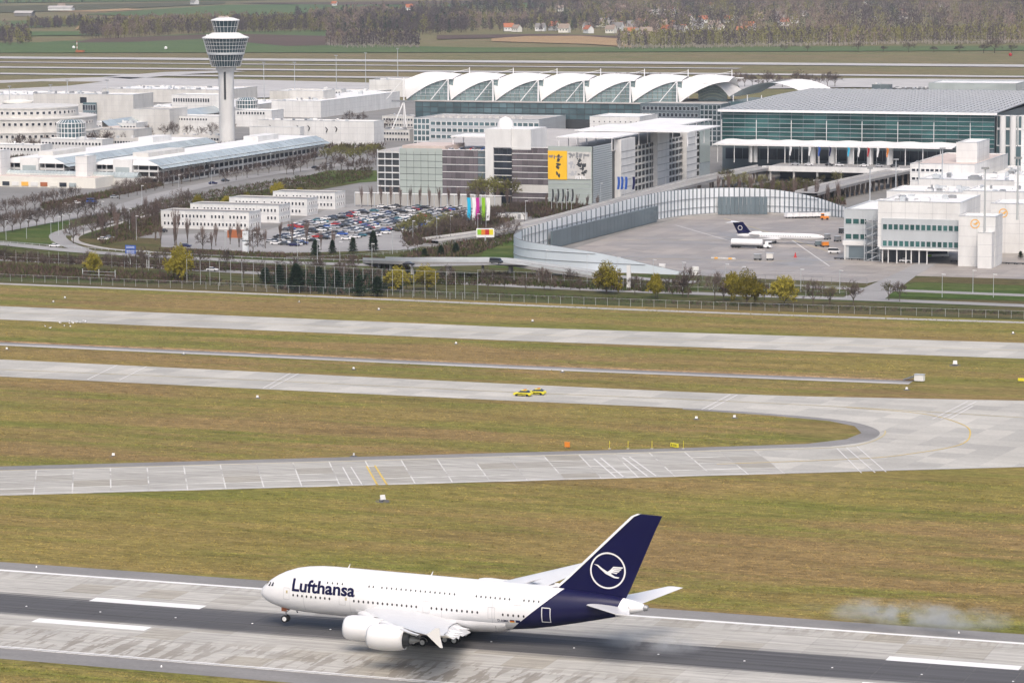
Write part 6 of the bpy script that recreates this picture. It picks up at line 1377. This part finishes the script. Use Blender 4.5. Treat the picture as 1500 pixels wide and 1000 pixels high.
bb=empty('billboard',g(711,357),.3,'small colourful billboard on one post beside the approach road','billboard'); MB().tube((0,0,0),(0,0,3),.3).build('post',M['pale_metal'],bb); MB().box(-3.6,3.6,-.2,.2,2.6,6.2).build('frame',M['white_metal'],bb)
for i,c_ in enumerate(('green','orange','red','yellow')): MB().box(-3.2+1.6*i,-3.2+1.6*i+1.6,-.26,-.2,3.6,5.8).build('picture',M[c_],bb)
for px,lb,w_ in ((743,'white site container with dark edge below the parking block',5.),(762,'smaller white site container beside the first',3.)):
    r=empty('site_container',g(px,321),.1,lb,'container'); MB().box(-w_,w_,-1.3,1.3,0,2.7).build('box',M['white_wall'],r); MB().box(-w_-.05,w_+.05,-1.35,1.35,2.7,2.9).build('roof',M['pale_metal'],r); MB().box(-.6,.6,-1.36,-1.3,.2,2.3).build('door',M['grey_metal'],r)
py_=empty('white_pylon',g(921,424),0,'slim white sign pylon standing on the bank beside a yellow willow','pylon'); MB().box(-.7,.7,-.25,.25,0,8.5).build('panel',M['white_wall'],py_); MB().box(-.75,.75,-.3,.3,3,3.4).build('band',M['grey_metal'],py_)
gx=empty('gantry_sign',g(199,392),0,'blue road sign with white lines on a lattice gantry','road sign'); 
for x in (-3.2,4.6): MB().tube((x,0,0),(x,0,6.5),.16).tube((x+.9,0,0),(x+.9,0,6.5),.16).build('leg',M['pale_metal'],gx)
for z_ in (5.2,6.9): MB().box(-4.2,.2,-.12,.0,z_,z_+1.5).build('sign_board',M['blue'],gx)
for z_ in (5.6,6.1,7.3,7.8): MB().box(-3.8,-.4,-.16,-.12,z_,z_+.14).build('sign_line',M['white'],gx)
MB().tube((-4,0,6.4),(5.5,0,6.4),.14).build('beam',M['pale_metal'],gx)
for px,py,c_,lb,h in ((360,372,'milky_panel','pale illuminated column sign at the office yard gate',9),(1019,404,'white_wall','white notice board at the apron corner',3.4),(970,395,'white_wall','white notice board by the apron road',2.2),(1250,372,'white_wall','plain white signboard at the pier road',2)):
    r=empty('column_sign',g(px,py),0,lb,'sign'); MB().box(-1.2,1.2,-.3,.3,.3,h).build('panel',M[c_],r); MB().box(-.9,.9,-.4,.4,0,.3).build('foot',M['concrete'],r); MB().box(-1.22,1.22,-.32,.32,h*.55,h*.6).build('band',M['slate_panel'],r)
lr=bld('transformer_hut','red and white small hut at the office yard entrance','hut',ax(333,1150),ax(352,1150),1150,1154,3.2,'rust','dark_roof')
# airfield signs and markers
def marker(px,py,s_,lb,gr,rz=.5):
    r=empty('airfield_sign',g(px,py),rz,lb,'airfield sign',gr); r.scale=(s_,s_,s_)
    MB().lathe([(1.5,.0),(1.45,.05),(.1,.06)],14).build('pad',M['dark_asphalt'],r)
    for x in (-.45,.45): MB().tube((x,0,0),(x,0,.4),.06).build('leg',M['grey_metal'],r)
    MB().add([(-.55,-.12,.35),(.55,-.12,.35),(.5,.16,1.25),(-.5,.16,1.25),(-.55,.02,.35),(.55,.02,.35),(.5,.3,1.2),(-.5,.3,1.2)],[(0,1,2,3),(7,6,5,4),(0,4,5,1),(1,5,6,2),(2,6,7,3),(3,7,4,0)]).build('board',M['white_wall'],r); MB().box(-.62,.62,.1,.34,.2,.5).build('housing',M['grey_metal'],r)
for px,py in ((518,668),(166,668),(377,583),(518,541),(1020,614),(10,512),(780,471),(668,504),(1484,489),(1328,571),(78,443),(95,437),(269,519),(824,545),(1076,612),(438,443),(555,454)): marker(px,py,.62 if py>560 else .55,'small white airfield marker on a dark pad in the grass','white markers in the grass',TS.uniform(-1,1))
marker(561,734,1.15,'largest white oval airfield marker, in the grass between runway and exit taxiway',None,.9); marker(1399,535,1.1,'long white tilted airfield marker near the drainage channel end',None,.2)
def board(px,py,w_,h,c_,lb,cat='airfield sign',rz=.0):
    r=empty('guidance_sign',g(px,py),rz,lb,cat); MB().box(-w_/2,w_/2,-.15,.15,.25,h).build('panel',M[c_],r)
    for x in (-w_*.35,w_*.35): MB().tube((x,0,0),(x,0,.3),.06).build('leg',M['grey_metal'],r)
    return r
board(831,656,1.3,1.5,'orange','orange square equipment box in the grass island'); r=board(988,656,2.4,1.2,'hazard_yellow','yellow guidance sign with black marks in the grass island',rz=-.45)
for x in (-.7,0,.6): MB().box(x-.12,x+.12,-.19,-.15,.5,1.).build('sign_mark',M['black'],r)
board(1496,559,1.8,1.,'hazard_yellow','small yellow guidance sign by the far end of the channel')
for px in (893,920,955,1001): r=empty('marker_pole',g(px,657),0,'thin yellow marker pole in the grass island','pole','yellow marker poles'); MB().tube((0,0,0),(0,0,1.9),.06,n=6).build('pole',M['yellow'],r); MB().box(-.3,.3,-.3,.3,0,.1).build('foot',M['concrete'],r)
eq=empty('drainage_house',g(1347,559),-.1,'white equipment box with steel rack at the end of the drainage channel','equipment'); MB().box(-1.3,1.3,-.8,.8,.3,2.).build('box',M['white_wall'],eq); MB().box(-1.4,1.4,-.9,.9,2.,2.12).build('lid',M['pale_metal'],eq)
for i in range(5): MB().box(-4.4+.6*i,-4.3+.6*i,-.7,.7,.2+.18*i,.6+.25*i).build('rack_bar',M['grey_metal'],eq)
MB().tube((-4.6,-.7,.4),(-1.4,-.7,1.5),.07).tube((-4.6,.7,.4),(-1.4,.7,1.5),.07).build('rack_rail',M['grey_metal'],eq)
# resting gulls in the grass
gb=MB().lathe([(.02,-.32),(.12,-.15),(.15,.05),(.08,.26),(.02,.3)],8,(0,0,.28),'x').lathe([(.02,-.1),(.08,0),(.02,.12)],8,(.28,0,.42),'x').mesh('body',M['white']); gw=MB().box(-.3,.1,-.15,.15,.3,.36).mesh('wings',M['silver']); gl=MB().tube((0,-.04,0),(0,-.04,.18),.012,n=3).tube((0,.04,0),(0,.04,.18),.012,n=3).mesh('legs',M['orange'])
for i in range(16):
    r=empty('gull',g(64+TS.uniform(0,40)+ (0 if i<4 else 24),482-TS.uniform(0,4)-(0 if i<4 else 7)),TS.uniform(0,6),'white gull resting on the grass between the taxiways','bird','gulls on the grass'); r.scale=(1.3,1.3,1.3); link('body',gb,r); link('wings',gw,r); link('legs',gl,r)
# far village houses
hr=random.Random(8)
hm=[]
for wm,rm in (('white_wall','rust'),('cream_wall','brown_concrete'),('white_wall','dark_roof')):
    wl_=MB().box(-6,6,-4.5,4.5,0,5.5).add([(-6,-4.5,5.5),(-6,4.5,5.5),(-6,0,10)],[(0,2,1)]).add([(6,-4.5,5.5),(6,4.5,5.5),(6,0,10)],[(0,1,2)]).mesh('wall',M[wm]); rf_=MB().add([(-6.6,-5.1,5.),(6.6,-5.1,5.),(6.6,0,10.2),(-6.6,0,10.2),(6.6,5.1,5.),(-6.6,5.1,5.)],[(0,1,2,3),(3,2,4,5)]).mesh('roof',M[rm]); hm.append((wl_,rf_))
pane_=win_mesh('dark_glass','white_metal'); ch_=MB().box(-.5,.5,-.5,.5,0,2.).mesh('chimney',M['rust'])
HP=[(745,42),(757,43),(792,42),(812,41),(827,44),(861,40),(862,45),(879,36),(905,42),(915,30),(921,46),(928,40),(940,36),(950,18),(965,17),(983,16),(1007,24),(1022,42),(1040,8),(1055,42),(1070,26),(1098,41),(1112,26),(1142,29),(1264,3),(1277,26),(1316,12),(1320,17),(1323,24),(1380,6),(600,12),(90,10),(285,3),(490,5),(820,13),(975,44),(1000,45),(1092,40),(990,30),(1030,30),(895,45)]+[(hr.uniform(865,1180),hr.uniform(12,50)) for _ in range(26)]
for i,(px,py) in enumerate(HP):
    w_,rf_=hm[i%3]; r=empty('village_house',g(px,py+4),hr.uniform(-.7,.7),['white gabled house with red-brown roof in the far village','cream gabled house with brown roof in the far village','white gabled house with dark roof in the far village'][i%3],'house',['red-roofed village houses','brown-roofed village houses','dark-roofed village houses'][i%3]); k=hr.uniform(.95,1.35); r.scale=(k,k,k)
    link('wall',w_,r); q=link('roof',rf_,r); link('chimney',ch_,q,(3,1,8.8))
    for x in (-3.6,0,3.6): link('window',pane_,r,(x,-4.5,3.2),0,(1.5,1,1.8))
for px,py,w_,lb in ((1395/3+500-0,18,60,'long white farm hall with grey roof on the village edge'),(90,12,50,'long pale barn in the far left fields'),(36,20,34,'dark barn in the far left fields')):
    p=g(px if px<500 else 965,py+4); r=empty('barn',p,.1,lb,'barn'); MB().box(-w_/2,w_/2,-8,8,0,6).build('wall',M['white_wall' if 'dark' not in lb else 'dark_roof'],r); MB().add([(-w_/2-1,-9,5.8),(w_/2+1,-9,5.8),(w_/2+1,0,10),(-w_/2-1,0,10),(w_/2+1,9,5.8),(-w_/2-1,9,5.8)],[(0,1,2,3),(3,2,4,5)]).build('roof',M['grey_roof'],r)
# localizer mast and small far airfield gear
lm_=empty('localizer_mast',g(113,77),0,'red and white lattice mast beyond the second runway','mast')
for j in range(6): MB().tube((0,0,2.3*j),(0,0,2.3*j+2.3),.5,n=5).build('mast_section',M['rust' if j%2 else 'white'],lm_)
MB().box(-1,9,-2,2,0,2.6).build('hut',M['rust'],lm_)
for px,py,c_ in ((108,72,'white'),(243,73,'white'),(1480,83,'red')):
    r=empty('far_marker',g(px,py),0,'small %s marker ball beyond the second runway%s'%(c_,' near the lattice mast' if px==108 else ''),'marker',None if px!=243 else None); MB().lathe([(.1,0),(1.8,1),(1.8,3),(.1,4)],10).build('ball',M[c_],r,True); MB().tube((0,0,-.5),(0,0,1),.3).build('post',M['grey_metal'],r)
# tyre smoke behind the airliner
def smoke(name,label,c,s_,dens,seed,rz=0):
    m=N(name+'_%d'%seed); t=m.t; t.nodes.remove(m.b); o=t.nodes['Material Output']; pv=m.n('VolumePrincipled'); pv.inputs['Color'].default_value=(.93,.97,1,1)
    co_=m.n('TexCoord').outputs['Object']; ln=m.n('VectorMath',operation='LENGTH'); m.l(co_,ln.inputs[0]); fo_=m.math('SUBTRACT',1.,m.smooth(ln.outputs['Value'],.15,.95))
    mp=m.n('Mapping'); mp.inputs['Scale'].default_value=(s_[0]/5,s_[1]/5,s_[2]/3.5); mp.inputs['Location'].default_value=(seed*3.1,0,0); m.l(co_,mp.inputs[0]); f=m.noise(mp.outputs[0],.8,3,.6)
    m.l(m.math('MULTIPLY',m.math('MULTIPLY',fo_,m.ramp(f,[(.45,0.),(.72,1.)])),dens),pv.inputs['Density']); m.l(pv.outputs[0],o.inputs['Volume'])
    ob=MB().lathe([(.02,-1),(.6,-.8),(.95,-.3),(.95,.3),(.6,.8),(.02,1)],16).build(name,m.m); ob.location=c; ob.scale=s_; tag(ob,label,'smoke',None,'stuff')
smoke('tyre_smoke','thin bluish tyre smoke hanging over the dark runway rubber behind the tail',(-150,483.5,2.4),(12,6,2.3),.36,1)
smoke('tyre_smoke','pale tyre smoke drifting over the far runway edge and grass',(-112,517,2.8),(24,9,2.7),.45,2)
# ------------------------------------------------------------------ haze: the air itself
hzb=MB().box(-14500,9500,-700,16500,-1.7,150).build('haze',None); hzb.data.materials.clear()
m=N('haze_air'); m.t.nodes.remove(m.b); pv=m.n('VolumePrincipled'); pv.inputs['Color'].default_value=(.8,.88,1,1); pv.inputs['Density'].default_value=3.8e-5; pv.inputs['Anisotropy'].default_value=.2; m.l(pv.outputs[0],m.t.nodes['Material Output'].inputs['Volume'])
hzb.data.materials.append(M['haze_air']); tag(hzb,'thin pale haze over the whole airfield','haze',None,'stuff')
